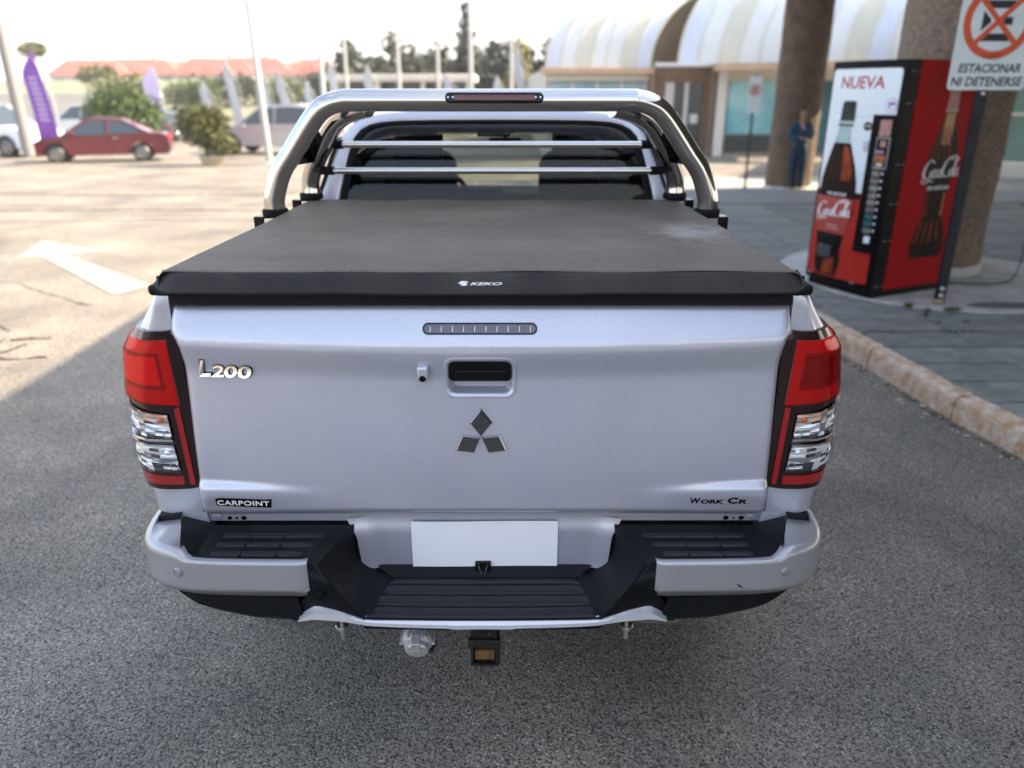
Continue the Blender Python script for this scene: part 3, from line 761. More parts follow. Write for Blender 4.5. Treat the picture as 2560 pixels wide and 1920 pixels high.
for sd in (-1, 1):
    m = MB()
    ss = lin(0, 1, 37); zz = lin(.56, 1.312, 40)
    m.grid(lambda s, z: cpt(sd, s, z), ss, zz)
    # return into the tailgate gap and rolled top
    e = [cpt(sd, 0, z) for z in zz]; m.strip(e, [p + V(0, .06, 0) for p in e])
    t0 = [cpt(sd, s, 1.312) for s in ss]; t1 = [V(p.x * .985, p.y + .004, 1.320) for p in t0]; t2 = [V(sd * .74, p.y + .01, 1.320) for p in t0]
    m.strip(t0, t1); m.strip(t1, t2)
    # bed side forward to the cab
    ys = [2.06 + (3.285 - 2.06) * i / 40 for i in range(41)]
    def side(y, z):
        fw = .022 * math.exp(-((z - .62) / .22) ** 2) * sm((y - 2.15) / .3) * sm((3.6 - y) / .3)
        return V(sd * (interp(WT, z) + fw), y, z)
    zs2 = lin(.50, 1.312, 34)
    m.grid(side, ys, zs2, skip=lambda y, z: math.hypot(y - 2.93, z - .39) < .44)
    t0 = [side(y, 1.312) for y in ys]; m.strip(t0, [V(sd * .74, p.y, 1.320) for p in t0])
    P_('bed_side', m, 'silver_paint', smooth=50)
    m = MB()
    arc = [V(sd * .905, 2.93 + .45 * math.cos(a), .39 + .45 * math.sin(a)) for a in lin(R(-12), R(192), 30)]
    m.tube(arc, .035, 8); P_('wheel_arch', m, 'black_plastic')
    # bed liner lip / cover rail
    m = MB(); m.box((min(sd * .735, sd * .800), 1.79, 1.3215), (max(sd * .735, sd * .800), 3.26, 1.345)); P_('cover_rail', m, 'black_plastic', bevel=.008)
    m = MB(); m.add([V(sd * .752, 1.790, 1.318), V(sd * .802, 1.798, 1.318), V(sd * .802, 1.84, 1.318), V(sd * .752, 1.84, 1.318), V(sd * .758, 1.786, 1.348), V(sd * .788, 1.793, 1.346), V(sd * .788, 1.84, 1.346), V(sd * .758, 1.84, 1.348)],
          [(0, 1, 2, 3), (4, 5, 6, 7), (0, 1, 5, 4), (1, 2, 6, 5), (2, 3, 7, 6), (3, 0, 4, 7)]); P_('rail_end_cap', m, 'black_plastic', bevel=.006)
m = MB(); m.box((-.74, 2.0, .80), (.74, 3.25, .84)); m.box((-.74, 1.845, .60), (.74, 1.86, 1.29)); P_('bed_floor', m, 'black_plastic', smooth=0)

# ---- tail lights
def lamp_patch(m, sd, quad, d, n=14, skirt=0.0):
    """quad: ((sTL,zTL),(sTR,zTR),(sBR,zBR),(sBL,zBL)) on the corner surface, raised by d"""
    (a0, a1), (b0, b1), (c0, c1), (e0, e1) = quad
    def fn(u, v):
        s = lerp(lerp(e0, c0, u), lerp(a0, b0, u), v); z = lerp(lerp(e1, c1, u), lerp(a1, b1, u), v)
        return cpt(sd, s, z, d)
    us_ = lin(0, 1, n)
    m.grid(fn, us_, us_)
    if skirt:
        loop = [fn(u, 0) for u in us_] + [fn(1, v) for v in us_[1:]] + [fn(u, 1) for u in us_[::-1][1:]] + [fn(0, v) for v in us_[::-1][1:-1]]
        cen = lambda p, q: None
        lo = []
        def fnd(u, v):
            s = lerp(lerp(e0, c0, u), lerp(a0, b0, u), v); z = lerp(lerp(e1, c1, u), lerp(a1, b1, u), v); return cpt(sd, s, z, d - skirt)
        lo = [fnd(u, 0) for u in us_] + [fnd(1, v) for v in us_[1:]] + [fnd(u, 1) for u in us_[::-1][1:]] + [fnd(0, v) for v in us_[::-1][1:-1]]
        m.strip(loop, lo, closed=True)
def sx(x, z):
    """corner-surface parameter for a given |x| on the rear face"""
    best = min(range(0, 321), key=lambda k: abs(plan(k / 400, z)[0] - x) if k / 400 < .80 else 9)
    return best / 400
def LQ(a, b, c, d): return tuple((sx(x, z), z) for x, z in (a, b, c, d))
for sd in (-1, 1):
    tl = bpy.data.objects.new('tail_light', None); COL.objects.link(tl); tl.parent = truck
    if True:
        m = MB()
        # housing outline: rounded at the inner top corner; runs from the tailgate gap round to the side
        zl = lin(.797, 1.232, 44)
        def inner(z): return interp([(.797, -.006), (.80, -.008), (1.15, -.012), (1.19, -.010), (1.21, -.004), (1.222, .006), (1.232, .028)], z)
        def hfn(u, z):
            s0 = 0.0; p = cpt(sd, lerp(0, .97, u), z, .010 * min(1, 12 * min(u + .02, 1.02 - u)))
            if u == 0: return V(p.x + sd * inner(z), p.y + .0005, p.z)
            return p
        m.grid(hfn, [0] + lin(.03, 1, 34), zl)
        for zz_ in (.797, 1.232):
            row = [hfn(u, zz_) for u in [0] + lin(.03, 1, 34)]; m.strip(row, [p + V(-sd * .004, .03, 0) for p in row])
        e = [hfn(0, z) for z in zl]; m.strip(e, [p + V(0, .03, 0) for p in e])
        P_('lamp_housing', m, 'lamp_housing', parent=tl, smooth=45)
    # upper red lamp: stepped inner reflector under a red shell
    q_out = ((sx(.775, 1.205), 1.209), (.93, 1.213), (.93, 1.078), (sx(.768, 1.045), 1.036))
    m = MB(); lamp_patch(m, sd, q_out, .0125, 16, .006); P_('lamp_red_base', m, 'lamp_red', parent=tl, smooth=40)
    z0 = 1.178
    m = MB(); lamp_patch(m, sd, (((sx(.800, 1.17), 1.176)), (.60, 1.180), (.60, 1.098), (sx(.795, 1.09), 1.078)), .0150, 10, .004); P_('lamp_red_step', m, 'lamp_red_frame', parent=tl, smooth=40)
    m = MB(); lamp_patch(m, sd, (((sx(.806, 1.165), 1.168)), (.53, 1.170), (.53, 1.108), (sx(.802, 1.10), 1.092)), .0175, 8, .002); P_('lamp_red_core', m, 'lamp_red_deep' if sd > 0 else 'lamp_red_core', parent=tl, smooth=40)
    m = MB(); lamp_patch(m, sd, q_out, .0200, 16, .010); P_('lamp_lens', m, 'red_lens', parent=tl, smooth=40)
    # dark bar under the upper lamp
    # turn signal and reversing lamp: faceted chrome bowls, bulbs, clear shells
    q1 = ((sx(.800, 1.00), 1.012), (.93, 1.062), (.93, .975), (sx(.797, .95), .946))
    q2 = ((sx(.797, .92), .922), (.93, .955), (.93, .872), (sx(.790, .85), .850))
    def facets(q, amber):
        m = {k: MB() for k in ('lamp_reflector', 'lamp_facet_mid', 'lamp_facet_dark', 'lamp_facet_amber')}; (a0, a1), (b0, b1), (c0, c1), (e0, e1) = q; N_, M_ = 11, 9; rr = random.Random(3 if amber else 4)
        dep = [[.003 - .010 * math.sin(math.pi * (i + .5) / N_) + rr.uniform(-.004, .004) for i in range(N_ + 1)] for j in range(M_ + 1)]
        def fn(i, j):
            u, v = i / N_, j / M_
            return cpt(sd, lerp(lerp(e0, c0, u), lerp(a0, b0, u), v), lerp(lerp(e1, c1, u), lerp(a1, b1, u), v), .0175 + dep[j][i] * .45)
        for j in range(M_):
            for i in range(N_):
                p = [fn(i, j), fn(i + 1, j), fn(i + 1, j + 1), fn(i, j + 1)]; c = sum(p, V(0, 0, 0)) / 4 + V(0, rr.uniform(-.002, .003), 0)
                z_ = rr.random(); kk = 'lamp_facet_dark' if z_ < .17 or j == 0 and z_ < .5 else ('lamp_facet_mid' if z_ < .50 else 'lamp_reflector')
                if amber and j > 4 and i < 4 and z_ > .55: kk = 'lamp_facet_amber'
                m[kk].add(p + [c], [(0, 1, 4), (1, 2, 4), (2, 3, 4), (3, 0, 4)])
        return m
    for q, am in ((q1, True), (q2, False)):
        for mt_, mb_ in facets(q, am).items():
            P_('lamp_reflector', mb_, mt_, parent=tl, smooth=0, fix=False)
        bx, bz = (.818, 1.000) if am else (.815, .908)
        p = cpt(sd, sx(bx, bz), bz, .018)
        mm = MB(); mm.lathe([(.0005, .005), (.005, .004), (.008, .001), (.0085, -.004)], 14, Matrix.Translation(p) @ Matrix.Rotation(R(90), 4, 'X'), caps=False)
        P_('lamp_bulb', mm, 'amber' if am else 'lamp_reflector', parent=tl)
        mm = MB(); p = cpt(sd, sx(bx - .012, bz - .040), bz - .040, .019)
        mm.tube([p + V(.010 * math.cos(a), -.001, .010 * math.sin(a)) for a in lin(0, 2 * math.pi, 17)[:-1]], .0013, 6, closed=True); P_('lamp_ring', mm, 'chrome', parent=tl)
        mm = MB(); lamp_patch(mm, sd, q, .0235, 12, .014); P_('lamp_lens', mm, 'clear_lens', parent=tl, smooth=40)
    for zt, zb in ((.945, .938), (.928, .922)):
        mm = MB(); lamp_patch(mm, sd, ((sx(.797, zt), zt), (.80, zt + .012), (.80, zb + .012), (sx(.797, zb), zb)), .0195, 6, .006); P_('lamp_trim', mm, 'chrome', parent=tl)
    # lower reflector and the upright light bar
    m = MB(); lamp_patch(m, sd, ((sx(.786, .836), .836), (.95, .852), (.95, .818), (sx(.787, .815), .812)), .0135, 10, .005); P_('lamp_reflex', m, 'lamp_red_dark', parent=tl, smooth=40)
    m = MB(); lamp_patch(m, sd, ((sx(.7685, 1.03), 1.030), (sx(.783, 1.03), 1.028), (sx(.772, .81), .812), (sx(.760, .81), .812)), .0135, 12, .004); P_('lamp_bar', m, 'lamp_red_dark', parent=tl, smooth=40)
    tl['label'] = 'tail light with red upper lamp and two clear lamps below' if sd < 0 else 'tail light on the kerb side with red upper lamp and two clear lamps'

# ---- sill under the tailgate with the number plate recess
m = MB()
def sill(x, z): return V(x, 1.806 - .010 * sm((.70 - z) / .03) * (1 if abs(x) < .37 else .2) , z)
m.grid(lambda x, z: V(x, 1.806, z), lin(-.756, .756, 40), [.690, .700, .712, .722])
def rec(u, z):
    hwz = interp([(.545, .330), (.56, .338), (.65, .347), (.70, .372)], z); x = u * hwz
    return V(x, 1.800 - .010 * sm((abs(u) - .84) / .16) + .006 * sm((z - .66) / .04), z)
m.grid(rec, lin(-1, 1, 41), lin(.545, .702, 18))
e = [rec(u, .545) for u in lin(-1, 1, 41)]; m.strip(e, [p + V(0, .03, 0) for p in e])
P_('rear_panel', m, 'silver_paint', smooth=60)
m = MB(); m.box((-.80, 1.835, .50), (.80, 1.845, .80)); P_('rear_panel_backing', m, 'frame_steel', smooth=0)
for x, r in ((-.690, .0055), (-.671, .0035), (-.652, .0065), (.655, .0065), (.676, .003), (.697, .0065)):
    m = MB(); m.add([V(x + r * 1.15 * math.cos(a), 1.8045, .6985 + r * math.sin(a)) for a in lin(0, 2 * math.pi, 15)[:-1]], [tuple(range(14))]); P_('drain_hole', m, 'gloss_black', smooth=0)
for sd in (-1, 1):
    m = MB(); m.lathe([(.014, 0), (.012, .004), (.005, .006)], 14, Matrix.Translation((sd * .722, 1.805, .707)) @ Matrix.Rotation(R(90), 4, 'X')); P_('rubber_plug', m, 'silver_paint')
    # corner flange that runs down behind the bumper
    m = MB(); m.add([V(sd * .748, 1.799, .722), V(sd * .80, 1.797, .722), V(sd * .79, 1.796, .690), V(sd * .762, 1.795, .668), V(sd * .742, 1.797, .690)], [(0, 1, 2, 3, 4)]); P_('corner_flange', m, 'silver_paint', smooth=0)

# ---- bumper
def bplan(t):
    return catmull_pt([(.433, 1.598), (.55, 1.598), (.65, 1.600), (.730, 1.606), (.795, 1.624), (.848, 1.660), (.882, 1.715), (.898, 1.79), (.904, 1.88), (.905, 1.98)], t)
def catmull_pt(P, t):
    t = max(0, min(1, t)) * (len(P) - 1); i = min(int(t), len(P) - 2); f = t - i; g = lambda k: P[max(0, min(len(P) - 1, k))]
    r = []
    for c in range(len(P[0])):
        a, b, c_, d = g(i - 1)[c], g(i)[c], g(i + 1)[c], g(i + 2)[c]
        r.append(.5 * (2 * b + (c_ - a) * f + (2 * a - 5 * b + 4 * c_ - d) * f * f + (3 * b - a - 3 * c_ + d) * f ** 3))
    return r
def bz0(x): return interp([(.433, .592), (.452, .570), (.70, .577), (.80, .588), (.905, .607)], x)
def bz1(x): return interp([(.433, .694), (.70, .696), (.722, .697), (.735, .702), (.745, .711), (.755, .718), (.77, .722), (.82, .721), (.905, .714)], x)
tt = sorted(set(lin(0, 1, 46) + lin(.30, .40, 14)))
def bump(sd, t, v, d=0.0):
    x, y = bplan(t); z0, z1 = bz0(x), bz1(x); z = lerp(z0, z1, v)
    y2 = y
    # lower tuck, upper lean, rolled edges
    if z < .612: y2 += .030 * ((.612 - z) / .035) * (1 if x < .8 else .6)
    e = (z1 - z); rr_ = .008 + .016 * sm((x - .72) / .03)
    if e < rr_:
        k = rr_ - math.sqrt(max(0, rr_ * rr_ - (rr_ - e) ** 2)); y2 += k * (1 - sm((x - .84) / .03)); x -= k * sm((x - .80) / .07)
    if t < .02: y2 += .006 * (1 - t / .02)
    return V(sd * x, y2 - d, z)
for sd in (-1, 1):
    m = MB(); vs_ = sorted(set(lin(0, 1, 22) + [.94, .96, .975, .99]))
    m.grid(lambda t, v: bump(sd, t, v), tt, vs_)
    e = [bump(sd, t, 1) for t in tt]; m.strip(e, [p + V(0, .015, -.004) for p in e])
    e = [bump(sd, t, 0) for t in tt]; m.strip(e, [p + V(0, .04, .004) for p in e])
    te = [bump(sd, t, 1) for t in tt if bplan(t)[0] > .752]
    rowsT = [[V(sd * max(abs(p.x), lerp(.753, .812, w)), lerp(p.y, max(1.782, p.y + .01), w), p.z - .012 * w) for p in te] for w in lin(0, 1, 6)]
    for a, b in zip(rowsT, rowsT[1:]): m.strip(a, b)
    e = [bump(sd, 0, v) for v in vs_]; m.strip(e, [p + V(0, .02, 0) for p in e])
    bc = P_('bumper_cover', m, 'bumper_silver', smooth=40)
    bc['label'] = 'silver bumper corner' if sd < 0 else 'silver bumper corner with a small dark scuff'
    if sd > 0:
        p = bump(1, .215, .42); mm = MB(); mm.add([p + V(-.010, -.0012, .007), p + V(.002, -.0012, .001), p + V(.010, -.0012, -.007), p + V(-.003, -.0012, -.001)], [(0, 1, 2, 3)]); P_('scuff_mark', mm, 'rubber', parent=bc, smooth=0)
    # parking sensor in the silver face
    tb = min(tt, key=lambda t: abs(bplan(t)[0] - .757)); p = bump(sd, tb, .62); p.z = .660
    M_ = Matrix.Translation(p + V(0, .002, 0)) @ Matrix.Rotation(R(90), 4, 'X') @ Matrix.Rotation(sd * R(20), 4, 'Y')
    mm = MB(); mm.lathe([(.0125, 0), (.0125, .005), (.0105, .0062), (.0098, .0030), (.0085, .0030), (.0085, .0058), (.001, .0060)], 24, M_, caps=False); P_('parking_sensor', mm, 'bumper_silver', parent=bc, smooth=35)
    # black lip between silver cover and step, up the inside of the horn
    m = MB(); ti = [t for t in tt if bplan(t)[0] < .757]
    top = [bump(sd, t, 1) + V(0, .010, -.003) for t in ti]
    inn = [V(sd * min(abs(p.x), .722), p.y + .018, .686) for p in top]
    m.strip(top, inn)
    # step pad with rounded inner corner
    pad = lambda u, v: V(sd * lerp(lerp(.352, .405, 1 - v), .726, u), lerp(1.612, 1.790, v), .686)
    m.grid(pad, lin(0, 1, 20), lin(0, 1, 8))
    # wall up to the horn
    m.strip([V(sd * .7255, y, .686) for y in (1.612, 1.66, 1.72, 1.81)], [V(sd * x, y, z + .001) for x, y, z in ((.751, 1.634, .716), (.768, 1.68, .7185), (.788, 1.735, .714), (.816, 1.81, .710))])
    # horn cap, black edge behind the silver
    bk_ = [V(p.x, p.y, p.z + .002) for p in rowsT[-1]]; bk2 = [p + V(0, .004, .012) for p in bk_]; m.strip(bk_, bk2); m.strip(bk2, [p + V(0, .03, 0) for p in bk2])
    # inner slope down to the middle step
    def slope(u, v):
        a = V(.352, 1.795, .686).lerp(V(.405, 1.600, .688), u); b = V(.248, 1.795, .533).lerp(V(.297, 1.582, .538), u)
        ex = lerp(3.6, 1.15, u); p = a.lerp(b, v)
        p.x = lerp(a.x, b.x, v ** ex); p.z = lerp(a.z, b.z, 1 - (1 - v) ** lerp(1.7, 1.25, u)); p.y += .010 * math.sin(math.pi * v) * u
        return V(sd * p.x, p.y, p.z)
    m.grid(slope, lin(0, 1, 14), lin(0, 1, 16))
    # front face of the black part and the lower valance
    fr_ = [V(sd * x, y, z) for x, y, z in ((.434, 1.606, .690), (.437, 1.606, .640), (.441, 1.612, .592), (.457, 1.620, .570))]
    sl = [slope(1, v) for v in (0, .4, .75, 1)]
    m.strip(fr_, [V(p.x, p.y + .002, p.z) for p in sl]); m.add([fr_[0], slope(1, 0), V(sd * .405, 1.614, .686), V(sd * .434, 1.618, .690)], [(0, 1, 2, 3)])
    m.add([V(sd * .457, 1.622, .572), V(sd * .297, 1.588, .538), V(sd * .30, 1.625, .515), V(sd * .40, 1.635, .505), V(sd * .50, 1.640, .49)], [(0, 1, 2, 3, 4)])
    tv = [t for t in tt]
    va = []; vb = []; vc = []
    for t in tv:
        x, y = bplan(t)
        if x < .452: continue
        zb = interp([(.452, .498), (.50, .486), (.62, .494), (.74, .520), (.80, .552), (.86, .585), (.882, .598)], x)
        va.append(V(sd * x, y + .026, bz0(x) + .003)); vb.append(V(sd * (x - .012), y + .022, max(zb + .012, min(zb + .03, bz0(x))))); vc.append(V(sd * (x - .02), y + .05, zb))
    m.strip(va, vb); m.strip(vb, vc)
    m.strip(vc, [p + V(0, .12, .01) for p in vc])
    P_('bumper_step', m, 'black_plastic', smooth=38)
    # tread ribs on the step
    for k, y in enumerate((1.652, 1.694, 1.736)):
        mm = MB(); x0, x1 = (.455 - .02 * k, .690); 
        mm.grid(lambda u, v: V(sd * lerp(x0, x1, u), y + .011 * (v - .5) * 2, .6855 + .0042 * math.sin(math.pi * v) ** .5 * min(1, 14 * min(u, 1 - u))), lin(0, 1, 30), lin(0, 1, 7)); P_('tread_rib', mm, 'step_plastic', smooth=40)
        for xx in (.52, .61):
            mm = MB(); mm.box((min(sd * xx, sd * (xx + .003)), y - .014, .6865), (max(sd * xx, sd * (xx + .003)), y - .002, .6915)); P_('tread_stud', mm, 'step_plastic', smooth=0)
    p = V(sd * .407, 1.594, .600); mm = MB(); mm.lathe([(.0135, 0), (.0135, .006), (.011, .007), (.0105, .004), (.0085, .004), (.0085, .007), (.001, .0072)], 22, Matrix.Translation(p + V(0, .006, 0)) @ Matrix.Rotation(R(90), 4, 'X'), caps=False)
    P_('parking_sensor', mm, 'black_plastic', smooth=35)
# middle step
m = MB()
def mid(u, v): return V(u * lerp(.302, .256, v), lerp(1.580 + .006 * u * u, 1.770, v), lerp(.538, .532, v))
m.grid(mid, lin(-1, 1, 31), lin(0, 1, 10))
m.strip([mid(u, 0) for u in lin(-1, 1, 31)], [mid(u, 0) + V(0, .012, -.04) for u in lin(-1, 1, 31)])
bk = [mid(u, 1) for u in lin(-1, 1, 31)]; m.strip(bk, [p + V(p.x * .18, .030, .022) for p in bk]); m.strip([p + V(p.x * .18, .030, .022) for p in bk], [p + V(p.x * .30, .060, .060) for p in bk])
P_('bumper_step', m, 'black_plastic', smooth=30)
for k, (v0, v1) in enumerate(((.04, .27), (.31, .54), (.58, .80), (.84, .94))):
    mm = MB(); mm.grid(lambda u, v: mid(u * .985, lerp(v0, v1, v)) + V(0, 0, .0045 * min(1, 6 * min(v, 1 - v)) ** .7 * min(1, 60 * (1 - abs(u)))), lin(-1, 1, 41), lin(0, 1, 9)); P_('tread_rib', mm, 'step_plastic', smooth=30)
    if k < 3:
        for u in (-.62, -.21, .19, .60):
            p = mid(u, (v0 + v1) / 2); mm = MB(); mm.box((p.x - .0015, p.y - .010, p.z + .003), (p.x + .0015, p.y + .010, p.z + .0062)); P_('tread_stud', mm, 'step_plastic', smooth=0)
# silver strip below
def st_z1(x): return interp([(0, .5365), (.27, .5365), (.315, .540), (.345, .556), (.36, .5595), (.415, .5595), (.430, .5555), (.471, .5185)], abs(x))
def st_z0(x): return interp([(0, .512), (.08, .510), (.085, .514), (.30, .515), (.305, .519), (.44, .517), (.471, .514)], abs(x))
xs_ = sorted(set(lin(-.471, .471, 91) + [s * a for s in (-1, 1) for a in (.27, .315, .345, .36, .415, .43)]))
def stp(x, v):
    y = 1.570 + .038 * (abs(x) / .5) ** 2.4 
    return V(x, y + (.014 * ((v - .72) / .28) ** 1 if v > .72 else 0) + (.014 * ((.25 - v) / .25) if v < .25 else 0) + (.012 if abs(x) > .33 and v > .72 else 0), lerp(st_z0(x), st_z1(x), v))
m = MB(); m.grid(stp, xs_, [0, .12, .25, .5, .72, .8, .9, 1]); e = [stp(x, 1) for x in xs_]; m.strip(e, [p + V(0, .02, -.002) for p in e]); e = [stp(x, 0) for x in xs_]; m.strip(e, [p + V(0, .05, .004) for p in e])
P_('bumper_strip', m, 'strip_silver', smooth=30)

# ---- tow gear and underside
def hollow(m, lo, hi, w, y0, y1):
    (x0, z0), (x1, z1) = lo, hi
    for a, b in (((x0, z0), (x1, z0 + w)), ((x0, z1 - w), (x1, z1)), ((x0, z0 + w), (x0 + w, z1 - w)), ((x1 - w, z0 + w), (x1, z1 - w))): m.box((a[0], y0, a[1]), (b[0], y1, b[1]))
m = MB(); hollow(m, (-.037, .322), (.039, .398), .0085, 1.66, 2.05); m.box((-.042, 1.656, .388), (.044, 1.676, .412)); m.box((-.034, 1.668, .405), (.036, 1.90, .50))
tw = P_('tow_receiver', m, 'frame_steel', bevel=.003)
m = MB(); m.box((-.027, 1.675, .331), (.029, 1.76, .362)); P_('receiver_plug', m, 'rust', parent=tw, bevel=.003)
sk = bpy.data.objects.new('trailer_socket', None); COL.objects.link(sk); sk.parent = truck
Ms = Matrix.Translation((-.182, 1.715, .392)) @ Matrix.Rotation(R(112), 4, 'X')
m = MB(); m.lathe([(.030, -.03), (.040, -.01), (.044, .015), (.043, .03), (.038, .038), (.030, .042)], 28, Ms); P_('socket_body', m, 'cast_metal', parent=sk, bevel=.002)
m = MB(); m.lathe([(.033, .040), (.033, .052), (.029, .057), (.012, .058), (.010, .061), (.001, .061)], 24, Ms, caps=False); P_('socket_cap', m, 'cast_metal', parent=sk)
m = MB(); 
for a in (60, 120, 180, 240, 300, 0): m.box((-.004, .036, -.005), (.004, .048, .036), Ms @ Matrix.Rotation(R(a + 90), 4, 'Z'))
m.box((-.012, .015, .030), (.012, .050, .064), Ms @ Matrix.Rotation(R(0), 4, 'Z')); P_('socket_rib', m, 'cast_metal', parent=sk, bevel=.0015)
m = MB(); m.box((-.228, 1.722, .335), (-.136, 1.735, .50)); m.box((-.222, 1.70, .333), (-.142, 1.73, .345)); P_('socket_bracket', m, 'frame_steel', parent=sk, bevel=.003)
for sd in (-1, 1):
    x = sd * .385; m = MB(); m.tube([(x, 1.70, .52), (x, 1.70, .385)], .0065, 10); b = P_('long_bolt', m, 'zinc')
    m = MB(); m.lathe([(.018, 0), (.019, .002), (.016, .005)], 16, Matrix.Translation((x, 1.70, .425))); m.lathe([(.012, -.012), (.012, 0)], 6, Matrix.Translation((x, 1.70, .424))); P_('bolt_washer', m, 'zinc', parent=b)
m = MB(); m.box((-.555, 1.80, .352), (.555, 1.86, .425)); P_('cross_member', m, 'dusty_steel', bevel=.004)
m = MB()
for x in (-.45, .45): m.box((x - .05, 1.9, .46), (x + .05, 6.4, .60))
m.box((-.70, 1.9, .60), (.70, 6.6, .66)); m.box((-.5, 3.3, .36), (.1, 4.4, .5)); m.tube([(-.7, 2.93, .39), (.7, 2.93, .39)], .055, 12); m.lathe([(.02, -.14), (.15, -.06), (.15, .06), (.02, .14)], 18, Matrix.Translation((0, 2.93, .39)) @ Matrix.Rotation(R(90), 4, 'X'))
P_('chassis', m, 'frame_steel', smooth=30)
for y in (2.93, 5.93):
    for sd in (-1, 1):
        Mw = Matrix.Translation((sd * .78, y, .375)) @ Matrix.Rotation(R(90) * sd, 4, 'Y')
        m = MB(); m.lathe([(.22, -.12), (.34, -.125), (.372, -.10), (.375, -.05), (.375, .05), (.372, .10), (.34, .125), (.22, .12)], 40, Mw); w_ = P_('wheel', m, 'tyre')
        m = MB(); m.lathe([(.222, .10), (.215, .115), (.19, .09), (.06, .10), (.05, .112), (.001, .112)], 32, Mw, caps=False); P_('rim', m, 'alloy', parent=w_)

# ---- soft bed cover
YB, YF = 1.770, 3.165
def cov(u, v):
    x = u * .757; y = lerp(YB, YF, v)
    z = 1.386 - .020 * v - .010 * math.sin(math.pi * v) * (1 - u * u) * .6 + .0022 * math.sin(v * 17 + u * 2) * (1 - abs(u)) + .0015 * math.sin(u * 11 + v * 5)
    e = (1 - abs(u)) * .757
    if e < .02: z -= .012 * ((.02 - e) / .02) ** 2
    if v < .012: z -= .003 * ((.012 - v) / .012) ** 2
    return V(x, y, z)
m = MB(); uu = sorted(set(lin(-1, 1, 61) + [s * a for s in (-1, 1) for a in (.978, .985, .99, .995)])); vv = sorted(set(lin(0, 1, 60) + [.003, .006, .009]))
m.grid(cov, uu, vv)
for s in (-1, 1): e = [cov(s, v) for v in vv]; m.strip(e, [p + V(s * .006, 0, -.028) for p in e])
e = [cov(u, 1) for u in uu]; m.strip(e, [p + V(0, .004, -.05) for p in e])
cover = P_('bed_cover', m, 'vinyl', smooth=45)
def flap(u, v):
    """front flap: v 0 top edge, 1 bottom edge; wraps a little at the corners"""
    x = u * lerp(.756, .779, v); a = abs(u)
    z = 1.3825 - .046 * v
    if v > .8: z -= .0035 * ((v - .8) / .2) * (math.exp(-((u + .02) / .28) ** 2) + .5 * math.sin(7 * u) ** 2)
    y = 1.7695 - .018 * v ** .7
    if a > .93: k = (a - .93) / .07; y += .030 * k ** 2; z += .012 * k ** 3 * v
    return V(x, y, z)
m = MB(); uu2 = sorted(set(lin(-1, 1, 81) + [s * a for s in (-1, 1) for a in (.94, .955, .965, .98, .99)]))
m.grid(flap, uu2, lin(0, 1, 12)); e = [flap(u, 1) for u in uu2]; m.strip(e, [p + V(0, .012, .002) for p in e])
fp = P_('cover_flap', m, 'vinyl_flap', parent=cover, smooth=50)
m = MB(); m.tube([flap(u, .96) + V(0, -.002, -.004) for u in uu2], .0035, 6); P_('flap_piping', m, 'rubber', parent=cover)
for s in (-1, 1):
    m = MB(); m.lathe([(.005, 0), (.005, .006), (.003, .008)], 10, Matrix.Translation((s * .768, 1.80, 1.362)) @ Matrix.Rotation(R(90) * s, 4, 'Y')); P_('flap_fastener', m, 'rubber', parent=cover)
m = MB(); m.box((-.752, 1.786, 1.2965), (.752, 1.835, 1.326)); P_('brush_seal', m, 'brush_seal', bevel=.006)
m = MB(); m.box((-.752, 1.795, 1.326), (.752, 1.82, 1.375)); P_('seal_rail', m, 'rubber', smooth=0)
# maker's mark on the flap
fnf = lambda x, z, d=0: (lambda v: V(x, flap(x / .77, v).y - .0012 - d, z))((1.3825 - z) / .046)
m = MB()
text('k', 'KEKO', None, None, lambda u, v, d: fnf(lerp(-.024, .052, u), lerp(1.3545, 1.3610, v)), 0, .35, .03, 1.0, mb=m)
m.poly([fnf(x, z) for x, z in [(x_ - .006, z_) for x_, z_ in [(-.046, 1.3585), (-.038, 1.3635), (-.026, 1.3635), (-.020, 1.3605), (-.029, 1.3600), (-.023, 1.3575), (-.027, 1.3535), (-.036, 1.3535), (-.041, 1.3560), (-.036, 1.3570)]]])
P_('maker_mark', m, 'white_print', parent=cover, smooth=0, fix=False)

